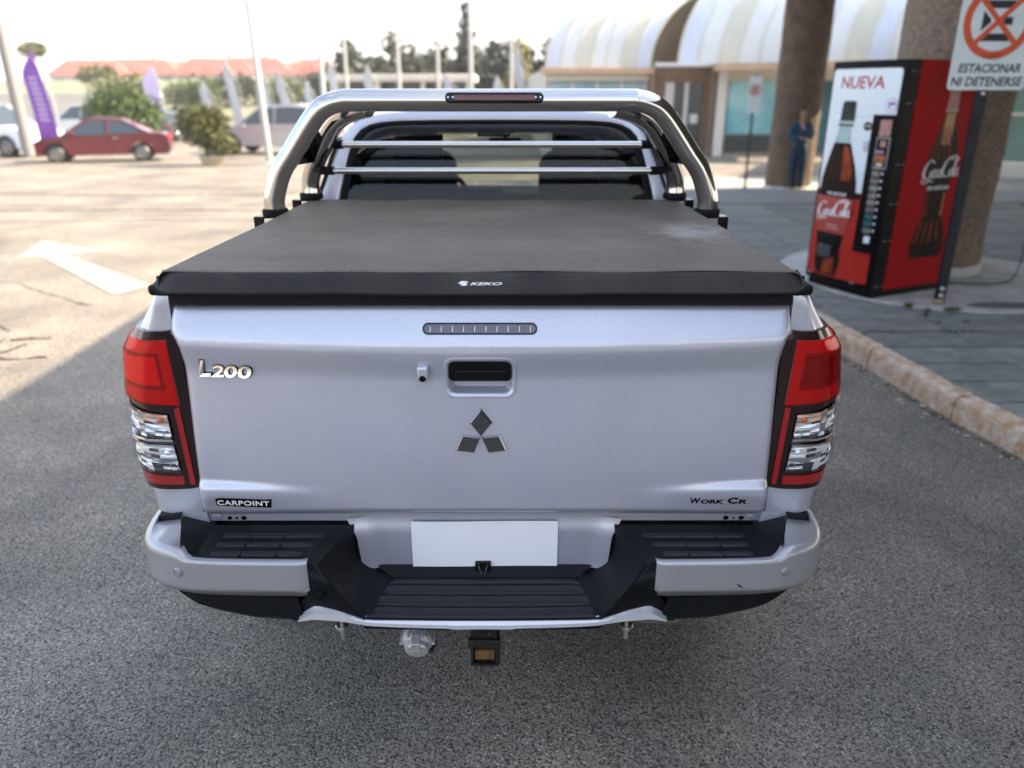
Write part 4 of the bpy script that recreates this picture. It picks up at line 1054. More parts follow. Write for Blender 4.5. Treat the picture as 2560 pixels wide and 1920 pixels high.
# ---- stainless roll bar
rb = bpy.data.objects.new('roll_bar', None); COL.objects.link(rb); rb.parent = truck
YR = 2.83
half = [(.790, YR + .01, 1.368), (.7885, YR + .01, 1.418), (.755, YR + .008, 1.507), (.706, YR + .004, 1.574), (.657, YR, 1.641), (.606, YR - .006, 1.7035), (.565, YR - .01, 1.733), (.515, YR - .01, 1.7475), (.45, YR - .01, 1.7495)]
path = catmull([(-x, y, z) for x, y, z in half] + [(0, YR - .01, 1.7495)] + half[::-1], 6)
m = MB(); m.tube(path, .0375, 28); P_('hoop', m, 'stainless', parent=rb, smooth=60)
for s in (-1, 1):
    path = catmull([(s * .737, 3.17, 1.386), (s * .734, 3.17, 1.445), (s * .698, 3.13, 1.515), (s * .643, 3.06, 1.590), (s * .584, 2.98, 1.662), (s * .515, 2.90, 1.705), (s * .43, 2.85, 1.728)], 7)
    m = MB(); m.tube(path, .036, 24); P_('brace_tube', m, 'stainless', parent=rb, smooth=60)
    for x, y, z in ((.790, YR + .01, 1.368), (.737, 3.17, 1.385)):
        m = MB(); m.lathe([(.046, -.014), (.047, -.010), (.047, .004), (.044, .009), (.0385, .012)], 28, Matrix.Translation((s * x, y, z))); P_('foot_collar', m, 'rubber', parent=rb)
        m = MB(); m.box((min(s * (x - .03), s * (x + .070)), y - .03, z - .022), (max(s * (x - .03), s * (x + .070)), y + .03, z - .015)); m.box((min(s * (x + .036), s * (x + .074)), y - .031, z - .070), (max(s * (x + .036), s * (x + .074)), y - .024, z - .0155)); m.box((min(s * (x + .067), s * (x + .074)), y - .024, z - .070), (max(s * (x + .067), s * (x + .074)), y + .03, z - .0155)); m.lathe([(.010, -.03), (.010, -.022)], 6, Matrix.Translation((s * x, y, z)))
        m.box((min(s * (x - .02), s * (x + .0)), y - .02, 1.322), (max(s * (x - .02), s * x), y + .02, z - .02)) if x > .79 else None
        P_('foot_bracket', m, 'gloss_black', parent=rb, bevel=.002)
    # dark gusset plates between the two tubes
    m = MB(); m.prism([(s * .688, 2.90, 1.600), (s * .640, 2.93, 1.655), (s * .640, 3.02, 1.605), (s * .690, 3.10, 1.520), (s * .735, 2.98, 1.520)], (-s * .008, 0, 0)); P_('gusset', m, 'gloss_black', parent=rb, bevel=.002)
    for x, z in ((.610, 1.588), (.652, 1.491)):
        m = MB(); m.tube([(s * (x - .040), 3.06, z), (s * (x + .012), 3.07, z)], .0165, 14); m.tube([(s * (x + .002), 3.065, z), (s * (x + .055), 3.12, z + .005)], .013, 10); P_('rail_mount', m, 'rubber', parent=rb, bevel=.002)
for x, z in ((.580, 1.588), (.625, 1.491)):
    m = MB(); m.tube([(-x, 3.06, z), (x, 3.06, z)], .0125, 18); P_('cross_rail', m, 'stainless', parent=rb, smooth=60)
# lamp on the hoop
m = MB(); pr = rrect(.016, 0, .168, .0160, .0155, 8)
def on_hoop(x, h, d):
    a = h / .0375; a0 = R(12) + a
    return V(x, YR - .01 - (.0375 + d) * math.cos(a0), 1.7495 + (.0375 + d) * math.sin(a0))
A = [on_hoop(x, h, -.003) for x, h in pr]; B = [on_hoop(x, h, .007) for x, h in pr]; Cc = [on_hoop(.016 + (x - .016) * .975, h * .8, .010) for x, h in pr]
m.strip(A, B, closed=True); m.strip(B, Cc, closed=True)
hl = lin(-1, 1, 9)
m.grid(lambda x, h: on_hoop(x, h * .0128 , .0095), lin(.016 - .155, .016 + .155, 12), hl)
for s in (-1, 1):
    m.poly([on_hoop(.016 + s * (.150 + .0135 * math.cos(a)), .0122 * math.sin(a), .0096) for a in lin(0, 2 * math.pi, 21)[:-1]])
lamp = P_('bar_lamp', m, 'gloss_black', parent=rb, smooth=40)
m = MB(); m.grid(lambda x, h: on_hoop(x, h * .0062, .0112), lin(.016 - .138, .016 + .138, 12), lin(-1, 1, 5)); P_('bar_lamp_lens', m, 'bar_lamp_red', parent=rb, smooth=40)
for s in (-1, 1):
    for x in (.141, .157):
        p = on_hoop(.016 + s * x, 0, .0105); m = MB(); m.lathe([(.0032, 0), (.0032, .002), (.001, .003)], 10, Matrix.Translation(p) @ Matrix.Rotation(R(78), 4, 'X')); P_('lamp_screw', m, 'chrome', parent=rb)

# ---- cab
OUT = [(1.20, .79), (1.30, .765), (1.36, .735), (1.41, .712), (1.50, .678), (1.57, .648), (1.61, .625), (1.645, .592), (1.668, .555), (1.684, .505), (1.694, .44), (1.7005, .34), (1.7035, .2), (1.705, 0)]
GL = [(1.322, .668), (1.345, .664), (1.38, .657), (1.41, .650), (1.47, .634), (1.53, .617), (1.568, .604), (1.60, .588), (1.628, .562), (1.647, .525), (1.657, .475), (1.6625, .40), (1.665, .24), (1.666, 0)]
def loop(T, y, sh=0, dz=0): 
    L = [V(-w + sh, y + .16 * (z - 1.30) + dz * 0, z) for z, w in T]; Rr = [V(w + sh, y + .16 * (z - 1.30), z) for z, w in T[::-1][1:]]
    return L + Rr
YC = 3.30
m = MB()
o_, g_ = loop(OUT, YC), loop(GL, YC + .004, .01)
m.strip(o_, [a.lerp(b, .30) + V(0, -.004, 0) for a, b in zip(o_, g_)]); m.strip([a.lerp(b, .30) + V(0, -.004, 0) for a, b in zip(o_, g_)], [a.lerp(b, .93) + V(0, -.003, 0) for a, b in zip(o_, g_)])
m.strip([a.lerp(b, .93) + V(0, -.003, 0) for a, b in zip(o_, g_)], [b + V(0, .008, 0) for b in g_])
m.box((-.79, YC - .02, .70), (.79, YC + .02, 1.322))
# roof and upper sides running forward
secs = [(YC, 1.0, 0), (3.42, 1.012, .006), (3.7, 1.03, .022), (4.2, 1.035, .036), (4.65, 1.01, .022), (4.85, .985, -.005)]
rows = []
for y, k, dz in secs: rows.append([V(p.x * k, y + (p.y - YC), p.z + dz * sm((p.z - 1.5) / .2)) for p in o_])
lo_i = 5
for a, b in zip(rows, rows[1:]): m.strip(a[lo_i:-lo_i], b[lo_i:-lo_i])
# pillars
for s in (-1, 1):
    for y0, y1 in ((3.30, 3.44), (4.0, 4.12)):
        m.grid(lambda y, z: V(s * (interp(OUT, z) * 1.02), y, z), [y0 + .0, y1], lin(1.2, 1.60, 6))
P_('cab_shell', m, 'silver_paint', smooth=40)
m = MB(); m.strip(g_, [V(b.x * .985, b.y - .006, b.z - .008 if b.z > 1.4 else b.z) for b in g_]); m.strip([V(b.x * .985, b.y - .006, b.z - .008 if b.z > 1.4 else b.z) for b in g_], [V(b.x * .955, b.y + .003, lerp(b.z, 1.35, .05)) for b in g_]); P_('window_seal', m, 'rubber', smooth=60)
m = MB(); gi = [V(b.x * .97, b.y + .004, b.z - .006 if b.z > 1.4 else b.z) for b in g_]; n = len(gi)
for i in range(n // 2): m.add([gi[i], gi[n - 1 - i], gi[n - 2 - i], gi[i + 1]], [(0, 1, 2, 3)])
P_('rear_window', m, 'tinted_glass', smooth=80)
# dark headliner band behind the top of the glass, with the inner brake lamp
m = MB(); m.box((-.545, 3.40, 1.612), (.565, 3.44, 1.67)); P_('headliner', m, 'interior_dark', smooth=0)
for x0, x1 in ((-.235, -.075), (.085, .24)):
    m = MB(); m.box((x0, 3.365, 1.6105), (x1, 3.374, 1.617)); P_('headliner_trim', m, 'alloy', smooth=0)
m = MB(); m.box((-.07, 3.36, 1.602), (.07, 3.40, 1.626)); P_('inner_brake_lamp', m, 'interior_dark', bevel=.005)
for s in (-1, 1):
    m = MB(); m.grid(lambda y, z: V(s * (interp(OUT, z) * 1.018 - .006), y, z), lin(3.44, 4.8, 8), lin(1.20, 1.60, 8)); P_('side_window', m, 'privacy_glass', smooth=60)
    m = MB(); m.grid(lambda y, z: V(s * lerp(.915, .79, sm((z - .95) / .25)), y, z), lin(3.30, 6.6, 20), lin(.50, 1.20, 16), skip=lambda y, z: math.hypot(y - 5.93, z - .39) < .44); P_('cab_side', m, 'silver_paint', smooth=50)
    m = MB(); m.prism([(s * .52, 3.355, 1.6985), (s * .555, 3.345, 1.6925), (s * .548, 3.37, 1.703), (s * .50, 3.38, 1.708)], (-s * .03, -.004, .010)); P_('roof_rail_cap', m, 'rubber', bevel=.003)
    m = MB(); m.prism([(s * .93, 5.10, 1.16), (s * 1.10, 5.06, 1.15), (s * 1.11, 5.06, 1.33), (s * .95, 5.10, 1.33)], (0, .09, 0)); P_('door_mirror', m, 'silver_paint', bevel=.02)
m = MB(); m.grid(lambda u, v: V(u * lerp(.70, .60, v), lerp(5.55, 4.86, v), lerp(1.17, 1.69, v)), lin(-1, 1, 9), lin(0, 1, 6)); P_('windscreen', m, 'clear_glass', smooth=60)
m = MB(); m.grid(lambda u, v: V(u * .86, lerp(5.50, 6.85, v), lerp(1.16, 1.06, v) - .05 * u * u - .10 * sm((v - .85) / .15)), lin(-1, 1, 17), lin(0, 1, 12)); m.box((-.88, 6.80, .45), (.88, 6.92, 1.0)); P_('bonnet', m, 'silver_paint', smooth=50)
for s in (-1, 1):
    m = MB(); m.tube([(s * .66, 5.50, 1.18), (s * .60, 4.90, 1.66)], .03, 8); P_('windscreen_pillar', m, 'interior_dark')
# interior
for s in (-1, 1):
    m = MB(); m.prism([(s * .70, 3.36, 1.20), (s * .50, 3.36, 1.20), (s * .46, 3.44, 1.62), (s * .60, 3.44, 1.64)], (0, .30, 0)); m.prism([(s * .72, 4.02, .8), (s * .66, 4.02, .8), (s * .53, 4.06, 1.66), (s * .62, 4.06, 1.66)], (0, .14, 0)); P_('pillar_trim', m, 'interior_dark', smooth=0)
m = MB(); m.box((-.72, 3.34, .66), (.72, 5.5, .70)); m.box((-.70, 4.98, .7), (.70, 5.45, 1.17)); m.box((-.30, 5.0, 1.16), (.02, 5.2, 1.20)); P_('dashboard', m, 'interior_dark', bevel=.03)
for x in (-.45, .45):
    m = MB(); m.prism([(x + a, 4.30, b) for a, b in rrect(0, 1.12, .225, .36, .10, 6)], (0, .12, 0)); st_ = P_('seat', m, 'seat_cloth', bevel=.03)
    m = MB(); m.prism([(x + a, 4.27, b) for a, b in rrect(0, 1.53, .155, .10, .05, 6)], (0, .09, 0)); P_('headrest', m, 'seat_cloth', parent=st_, bevel=.02)
m = MB(); m.box((-.66, 3.46, .7), (.66, 3.58, 1.315)); bs = P_('rear_bench', m, 'seat_cloth', bevel=.04)
m = MB(); m.prism([(.0 + a, 5.06, b) for a, b in rrect(.035, 1.475, .105, .028, .02, 5)], (0, .03, 0)); P_('inner_mirror', m, 'interior_dark', bevel=.004)
m = MB(); m.tube([(.035, 5.09, 1.48), (.035, 5.06, 1.62)], .012, 8); P_('mirror_stalk', m, 'interior_dark')
m = MB(); m.tube([(-.37 + .18 * math.cos(a), 4.82 - .05 * math.sin(a), 1.15 + .18 * math.sin(a)) for a in lin(0, 2 * math.pi, 29)[:-1]], .015, 8, closed=True); P_('steering_wheel', m, 'interior_dark')

# ---- things the truck carries: blank sheet and its clip
m = MB(); m.grid(lambda x, z: V(x, 1.7935 + .002 * math.sin(x * 13) + .002 * (z - .55), z), lin(-.1985, .1995, 16), lin(.552, .6945, 6))
pp = m.build('paper_sheet', 'paper', smooth=60); tag(pp, 'blank white sheet covering the number plate below the tailgate', 'sheet of paper')
TM = Matrix.Translation((0, 1.78, 0)) @ Matrix.Rotation(R(-.65), 4, 'Z') @ Matrix.Translation((0, -1.78, 0))
truck.rotation_euler.z = R(-.65); pp.matrix_world = TM
clip = thing('binder_clip', 'small black binder clip holding the bottom edge of the blank white sheet', 'clip', tuple(TM @ V(-.0045, 1.785, .552)), R(-.65))
m = MB(); m.prism([(-.017, -.004, -.005), (.017, -.004, -.005), (.0165, .0, .014), (-.0165, .0, .014)], (0, .007, 0)); m.build('clip_body', 'gloss_black', clip, bevel=.001)
m = MB(); m.tube([(-.010, -.004, .013), (-.0045, -.007, -.006), (-.004, -.009, -.014), (-.0075, -.010, -.020), (-.004, -.011, -.026), (.004, -.011, -.026), (.0075, -.010, -.020), (.004, -.009, -.014), (.0045, -.007, -.006), (.010, -.004, .013)], .0011, 6); m.build('clip_lever', 'chrome', clip)
clip.scale = (1.3, 1.3, 1.3)
# ================================================================ VENDING MACHINE, SIGNS, PERSON
pmat('vm_black', (0.0015, 0.0015, 0.002), 0.4, spec=.12, bump=.1, bscale=300)
pmat('vm_red', (0.33, 0.0025, 0.004), 0.55, spec=.08)
pmat('vm_red_front', (0.42, 0.018, 0.010), 0.4, spec=.25)
pmat('vm_white', (0.66, 0.72, 0.75), 0.28, coat=.5)
pmat('print_red', (0.42, 0.02, 0.02), 0.5)
pmat('print_cola', (0.003, 0.0015, 0.0015), 0.4, spec=.12, col2=(0.022, 0.006, 0.003), vscale=5)
pmat('print_cola_light', (0.06, 0.012, 0.005), 0.4, spec=.12, col2=(0.34, 0.055, 0.014), vscale=6)
pmat('print_amber', (0.42, 0.17, 0.03), 0.3, col2=(0.30, 0.10, 0.02), vscale=8)
pmat('print_glass', (0.25, 0.40, 0.38), 0.3, col2=(0.36, 0.50, 0.48), vscale=6)
pmat('print_cap', (0.006, 0.014, 0.014), 0.4, spec=.2, col2=(0.035, 0.045, 0.030), vscale=8)
pmat('print_label', (0.30, 0.025, 0.018), 0.3, coat=.3, col2=(0.40, 0.04, 0.025), vscale=4)
pmat('print_pinkish', (0.33, 0.14, 0.12), 0.5, col2=(0.45, 0.24, 0.2), vscale=30)
pmat('print_black', (0.002, 0.002, 0.0025), 0.45, spec=.12)
pmat('label_mix', (0.30, 0.26, 0.22), 0.4, col2=(0.10, 0.07, 0.06), vscale=24)
pmat('label_green', (0.02, 0.11, 0.10), 0.4)
FL_, FR_ = V(2.80, 6.80, .158), V(3.10, 6.15, .158)
fd = (FR_ - FL_); FW = fd.length; fd.normalize()
sdv = V(-fd.y, fd.x, 0)                     # depth direction (away from the front)
SD = .90; HV = 1.845
vm = thing('vending_machine', 'red and black cola vending machine standing against the rough concrete column', 'vending machine', tuple(FL_), 0)
def VMW(u, d, h):
    """u along the front (m), d depth behind the front (m), h height"""
    return fd * u + sdv * d + V(0, 0, h)
def front(u, v, d=0.0):
    """front face, bowed a little: u, v in 0..1"""
    b = .035 * (1 - (2 * u - 1) ** 2)
    return VMW(u * FW, -b - d, v * HV)
def side(u, v, d=0.0): return VMW(FW + d, u * SD, v * HV)
m = MB()
us = lin(0, 1, 15)
f0 = [front(u, .035) for u in us]; f1 = [front(u, 1) for u in us]
m.strip(f0, f1)
back = [VMW(0, SD, HV * .0 + .035 * HV), VMW(FW, SD, .035 * HV)]
m.strip([front(1, .035), front(1, 1)], [VMW(FW, SD, .035 * HV), VMW(FW, SD, HV)]); m.strip([front(0, .035), front(0, 1)], [VMW(0, SD, .035 * HV), VMW(0, SD, HV)])
m.poly(f1 + [VMW(FW, SD, HV), VMW(0, SD, HV)]); m.poly(f0 + [VMW(FW, SD, .035 * HV), VMW(0, SD, .035 * HV)]); m.add([VMW(0, SD, .035 * HV), VMW(FW, SD, .035 * HV), VMW(FW, SD, HV), VMW(0, SD, HV)], [(0, 1, 2, 3)])
m.build('cabinet', 'vm_black', vm, smooth=30, bevel=.006)
m = MB(); m.prism([VMW(.02, .03, 0), VMW(FW - .02, .03, 0), VMW(FW - .02, SD - .03, 0), VMW(.02, SD - .03, 0)], (0, 0, .07)); m.build('plinth', 'vm_black', vm)
def flat(name, fn, outline, mat, d, parent=vm, sub=False):
    m = MB()
    if sub:
        m.grid(lambda a, b: fn(a, b, d), lin(outline[0], outline[2], 14), lin(outline[1], outline[3], 8))
    else: m.poly([fn(x, y, d) for x, y in outline])
    return m.build(name, mat, parent, smooth=40 if sub else 0)
# front poster: white top, red bottom
def spanfill(name, fn, left, right, mat, d, n=28, parent=vm):
    """shape between two tables v -> u, subdivided so that it follows a curved face"""
    v0, v1 = max(left[0][0], right[0][0]), min(left[-1][0], right[-1][0]); vs = sorted(set(lin(v0, v1, n) + [v for v, _ in left + right if v0 <= v <= v1]))
    m = MB(); m.grid(lambda t, v: fn(lerp(interp(left, v), interp(right, v), t), v, d), lin(0, 1, 7), vs); return m.build(name, mat, parent, smooth=40)
spanfill('poster_white', front, [(.455, .035), (.955, .035), (.968, .06)], [(.455, .70), (.775, .70), (.7751, .955), (.958, .955), (.968, .93)], 'vm_white', .003)
spanfill('poster_red', front, [(.062, .06), (.075, .035), (.452, .035)], [(.062, .93), (.205, .93), (.2051, .70), (.41, .70), (.452, .70)], 'vm_red_front', .003)
# printed bottle on the front
BC = .335
spanfill('bottle_print', front, [(.068, .19), (.12, .14), (.22, .13), (.30, .085), (.40, .06), (.50, .075), (.56, .115), (.62, .165), (.662, .20)], [(.068, .50), (.12, .54), (.20, .52), (.28, .56), (.36, .625), (.44, .625), (.50, .61), (.56, .565), (.62, .50), (.662, .455)], 'print_cola', .005, 60)
spanfill('bottle_print', front, [(.075, .28), (.15, .30), (.235, .31)], [(.075, .46), (.15, .45), (.235, .40)], 'print_cola_light', .0055)
spanfill('bottle_print', front, [(.50, .38), (.54, .37), (.60, .365), (.65, .36)], [(.50, .52), (.54, .53), (.60, .48), (.65, .42)], 'print_cola_light', .0055)
spanfill('bottle_print', front, [(.664, .205), (.70, .235), (.735, .245)], [(.664, .45), (.70, .43), (.735, .425)], 'print_glass', .005)
spanfill('bottle_print', front, [(.733, .225), (.742, .225)], [(.733, .455), (.742, .455)], 'print_cap', .0055)
spanfill('bottle_print', front, [(.744, .235), (.752, .235)], [(.744, .445), (.752, .445)], 'print_glass', .005)
spanfill('bottle_print', front, [(.754, .23), (.765, .24), (.83, .255), (.838, .28)], [(.754, .455), (.765, .455), (.83, .45), (.838, .43)], 'print_cap', .0055)
spanfill('bottle_label', front, [(.262, .105), (.34, .05), (.425, .045)], [(.262, .55), (.34, .60), (.425, .615)], 'print_label', .0060)
spanfill('bottle_label', front, [(.427, .045), (.455, .06)], [(.427, .69), (.455, .69)], 'print_cola', .0058)
# script lettering
def cola_script(fn, mat, name, d):
    """flowing two-word script in a 0..1 box"""
    m = MB(); rb_ = lambda pts, ws: ribbon(m, pts, ws, fn, 9, d)
    C = lambda ox, oy, k: [(ox + k * x, oy + k * y) for x, y in [(.22, .80), (.16, .93), (.06, .88), (-.02, .62), (-.04, .36), (.03, .18), (.13, .22), (.20, .38)]]
    rb_(C(.06, 0, 1), [.02, .045, .03, .055, .06, .045, .03, .015])
    rb_([(.04, .20), (.0, .08), (.05, -.02), (.14, .02), (.20, .10), (.28, .03), (.36, .06)], [.02, .03, .03, .045, .05, .035, .01])      # tail swash
    def o(ox): rb_([(ox + .05, .52), (ox - .005, .42), (ox + .005, .24), (ox + .055, .20), (ox + .085, .36), (ox + .065, .52), (ox + .04, .50)], [.015, .04, .045, .02, .03, .03, .012])
    def c(ox): rb_([(ox + .085, .48), (ox + .05, .54), (ox + .0, .40), (ox + .01, .22), (ox + .06, .20), (ox + .11, .32)], [.02, .03, .045, .04, .02, .012])
    def a(ox): o(ox); rb_([(ox + .09, .54), (ox + .075, .30), (ox + .095, .19), (ox + .135, .27)], [.03, .04, .035, .012])
    def l(ox): rb_([(ox, .34), (ox + .075, .72), (ox + .10, .95), (ox + .07, .98), (ox + .04, .70), (ox + .025, .34), (ox + .045, .19), (ox + .085, .27)], [.015, .02, .02, .03, .045, .05, .035, .012])
    o(.225); c(.315); a(.415)
    rb_([(.515, .44), (.56, .46)], [.035, .035])
    rb_(C(.60, 0, 1.08), [.02, .05, .03, .06, .06, .045, .03, .015])
    rb_([(.70, .86), (.76, 1.02), (.86, 1.06), (.95, .92), (1.0, .88)], [.012, .035, .045, .04, .015])
    o(.765); l(.845); a(.905)
    return m.build(name, mat, vm, smooth=0, fix=False)
cola_script(lambda u, v, d: front(lerp(.085, .575, u), lerp(.318, .402, v) + .012 * u, d), 'white_print', 'script_lettering', .0072)
m = text('t', 'SIN AZÚCAR', None, None, lambda u, v, d: front(lerp(.21, .50, u), lerp(.433, .450, v), .0075), 0, 0, .02, mb=MB()); m.build('front_lettering', 'white_print', vm, smooth=0, fix=False)
m = text('t', 'NUEVA', None, None, lambda u, v, d: front(lerp(.18, .77, u), lerp(.888, .938, v), .0045), 0, .06, .012, mb=MB()); m.build('front_lettering', 'print_red', vm, smooth=0, fix=False)
m = MB(); 
for k, w in enumerate((.16, .18)): text('t', ('GRAN SABOR', 'SIN CALORIAS')[k], None, None, lambda u, v, d: front(lerp(.27, .27 + w, u), lerp(.296 - .014 * k, .302 - .014 * k, v), .0075), 0, mb=m)
m.build('front_lettering', 'white_print', vm, smooth=0, fix=False)
def disc(name, cu_, cv_, ru, rv, mat, d): return flat(name, front, [(cu_ + ru * math.cos(a), cv_ + rv * math.sin(a)) for a in lin(0, 2 * math.pi, 29)[:-1]], mat, d)
s_ = disc('round_sticker', .885, .822, .062, .0285, pmat('sticker_violet', (.25, .18, .40), .5), .006); 
disc('round_sticker', .885, .822, .058, .0265, pmat('sticker_white', (.68, .66, .74), .5), .0068)
flat('sticker_bar', front, [(.855, .824), (.93, .824), (.93, .834), (.855, .834)], pmat('sticker_purple', (.16, .04, .24), .5), .0076); flat('sticker_bar', front, [(.857, .812), (.877, .812), (.877, .820), (.857, .820)], 'print_black', .0076)
disc('price_sticker', .645, .737, .055, .018, 'print_red', .0062); disc('price_sticker', .645, .737, .051, .0165, 'print_black', .0066)
m = text('t', '$1.000', None, None, lambda u, v, d: front(lerp(.605, .685, u), lerp(.732, .742, v), .0076), 0, 0, .03, mb=MB()); m.build('front_lettering', 'white_print', vm, smooth=0, fix=False)
flat('star_sticker', front, [(.665 + (.042 if k % 2 else .028) * math.cos(R(k * 15)), .655 + (.024 if k % 2 else .016) * math.sin(R(k * 15))) for k in range(24)], 'print_black', .0062)
flat('star_sticker', front, [(.665 + (.034 if k % 2 else .022) * math.cos(R(k * 15)), .655 + (.019 if k % 2 else .013) * math.sin(R(k * 15))) for k in range(24)], 'sticker_white', .0068)
m = MB(); text('t', '1/2', None, None, lambda u, v, d: front(lerp(.645, .688, u), lerp(.648, .660, v), .0076), 0, mb=m); m.build('front_lettering', 'print_black', vm, smooth=0, fix=False)
# dispensing door
def fbox(name, u0, u1, v0, v1, d0, d1, mat, bev=.004):
    m = MB(); P = [front(u, v, d) for d in (d0, d1) for u, v in ((u0, v0), (u1, v0), (u1, v1), (u0, v1))]
    m.add(P, [(3, 2, 1, 0), (4, 5, 6, 7), (0, 1, 5, 4), (1, 2, 6, 5), (2, 3, 7, 6), (3, 0, 4, 7)]); return m.build(name, mat, vm, bevel=bev)
fbox('dispenser_door', .235, .475, .165, .248, 0, .012, 'print_black'); fbox('dispenser_flap', .205, .42, .148, .205, .004, .035, pmat('flap_grey', (.03, .034, .04), .4), .008)
# control column
fbox('control_panel', .715, .965, .205, .775, 0, .006, 'print_black', .003)
fbox('control_frame', .705, .72, .205, .782, 0, .014, 'vm_black', .003); fbox('control_frame', .705, .975, .775, .785, 0, .014, 'vm_black', .003); fbox('control_ledge', .715, .965, .205, .217, .004, .03, 'vm_black', .004)
fbox('sticker_panel', .80, .93, .70, .765, .005, .008, 'print_pinkish', .001)
fbox('payment_frame', .79, .945, .565, .695, .004, .012, pmat('pay_frame', (.35, .34, .30), .4, .5), .002); fbox('payment_plate', .80, .935, .572, .69, .010, .0135, 'print_black', .001)
fbox('note_reader', .845, .91, .655, .682, .012, .020, 'print_pinkish', .003); fbox('card_reader', .81, .90, .628, .642, .012, .022, pmat('reader_violet', (.32, .18, .30), .4), .003); fbox('coin_panel', .81, .925, .595, .622, .012, .018, pmat('coin_red', (.42, .08, .03), .4, var=.4, vscale=40), .002); fbox('coin_slot', .83, .905, .576, .590, .012, .018, 'zinc', .002)
for k in range(9):
    v = .545 - .0305 * k
    fbox('drink_label', .79, .885, v - .012, v + .011, .005, .009, 'label_green' if k in (6, 7) else 'label_mix', .001)
    m = MB(); p = front(.915, v + .002, .006); m.lathe([(.009, 0), (.009, .005), (.006, .007)], 12, Matrix.Translation(p) @ (-sdv).to_track_quat('Z', 'Y').to_matrix().to_4x4()); m.build('drink_button', 'white_print', vm)
fbox('coin_return', .785, .945, .245, .275, .004, .02, 'vm_black', .004); fbox('white_tag', .835, .905, .247, .278, .018, .0215, 'white_print', .001)
fbox('poster_edge', .045, .78, .055, .0595, .002, .006, 'zinc', .001)
# side: red panel with contour bottle
flat('side_poster', side, [(.155, .035), (1.0, .035), (1.0, 1.0), (.155, 1.0)], 'vm_red', .0025)
BL = [(.165, .44), (.185, .415), (.23, .412), (.28, .44), (.34, .50), (.40, .515), (.46, .50), (.54, .452), (.60, .445), (.66, .475), (.72, .525), (.77, .565), (.80, .572)]
BR_ = [(v, 1.28 - u) for v, u in BL]
spanfill('side_bottle_print', side, BL, BR_, 'print_cola', .0035, 70)
spanfill('side_bottle_print', side, [(.80, .572), (.81, .565), (.93, .585)], [(.80, .708), (.81, .715), (.93, .695)], 'print_pinkish', .0038)
spanfill('side_bottle_print', side, [(.795, .56), (.803, .56)], [(.795, .72), (.803, .72)], pmat('glass_rim', (.45, .35, .28), .4), .0042)
spanfill('side_bottle_print', side, [(.66, .56), (.70, .565), (.79, .585)], [(.66, .70), (.70, .70), (.79, .70)], 'print_amber', .0042)
for k in range(4):
    spanfill('side_bottle_print', side, [(.600, .47 + .078 * k), (.735, .545 + .036 * k)], [(.600, .505 + .078 * k), (.735, .560 + .036 * k)], 'print_cola_light', .0046)
    spanfill('side_bottle_print', side, [(.235, .45 + .095 * k), (.335, .515 + .068 * k)], [(.235, .485 + .095 * k), (.335, .532 + .068 * k)], 'print_cola_light', .0046)
spanfill('side_bottle_print', side, [(.35, .52), (.40, .525), (.45, .52)], [(.35, .545), (.40, .54), (.45, .545)], 'print_cola_light', .0046)
spanfill('side_bottle_print', side, [(.35, .735), (.40, .74), (.45, .735)], [(.35, .76), (.40, .765), (.45, .76)], 'print_amber', .0046)
cola_script(lambda u, v, d: side(lerp(.41, .87, u), lerp(.500, .600, v) + .006 * u, d), 'white_print', 'script_lettering', .0058)
m = text('t', 'SIN AZÚCAR', None, None, lambda u, v, d: side(lerp(.50, .79, u), lerp(.468, .489, v), .006), 0, 0, .03, mb=MB()); m.build('side_lettering', 'white_print', vm, smooth=0, fix=False)
for v in (.955, .83, .585, .42, .26, .055):
    for u in (.055, .085, .14):
        m = MB(); m.lathe([(.0045, 0), (.0045, .003), (.002, .004)], 10, Matrix.Translation(side(u, v, .001)) @ fd.to_track_quat('Z', 'Y').to_matrix().to_4x4()); m.build('panel_screw', 'zinc', vm)

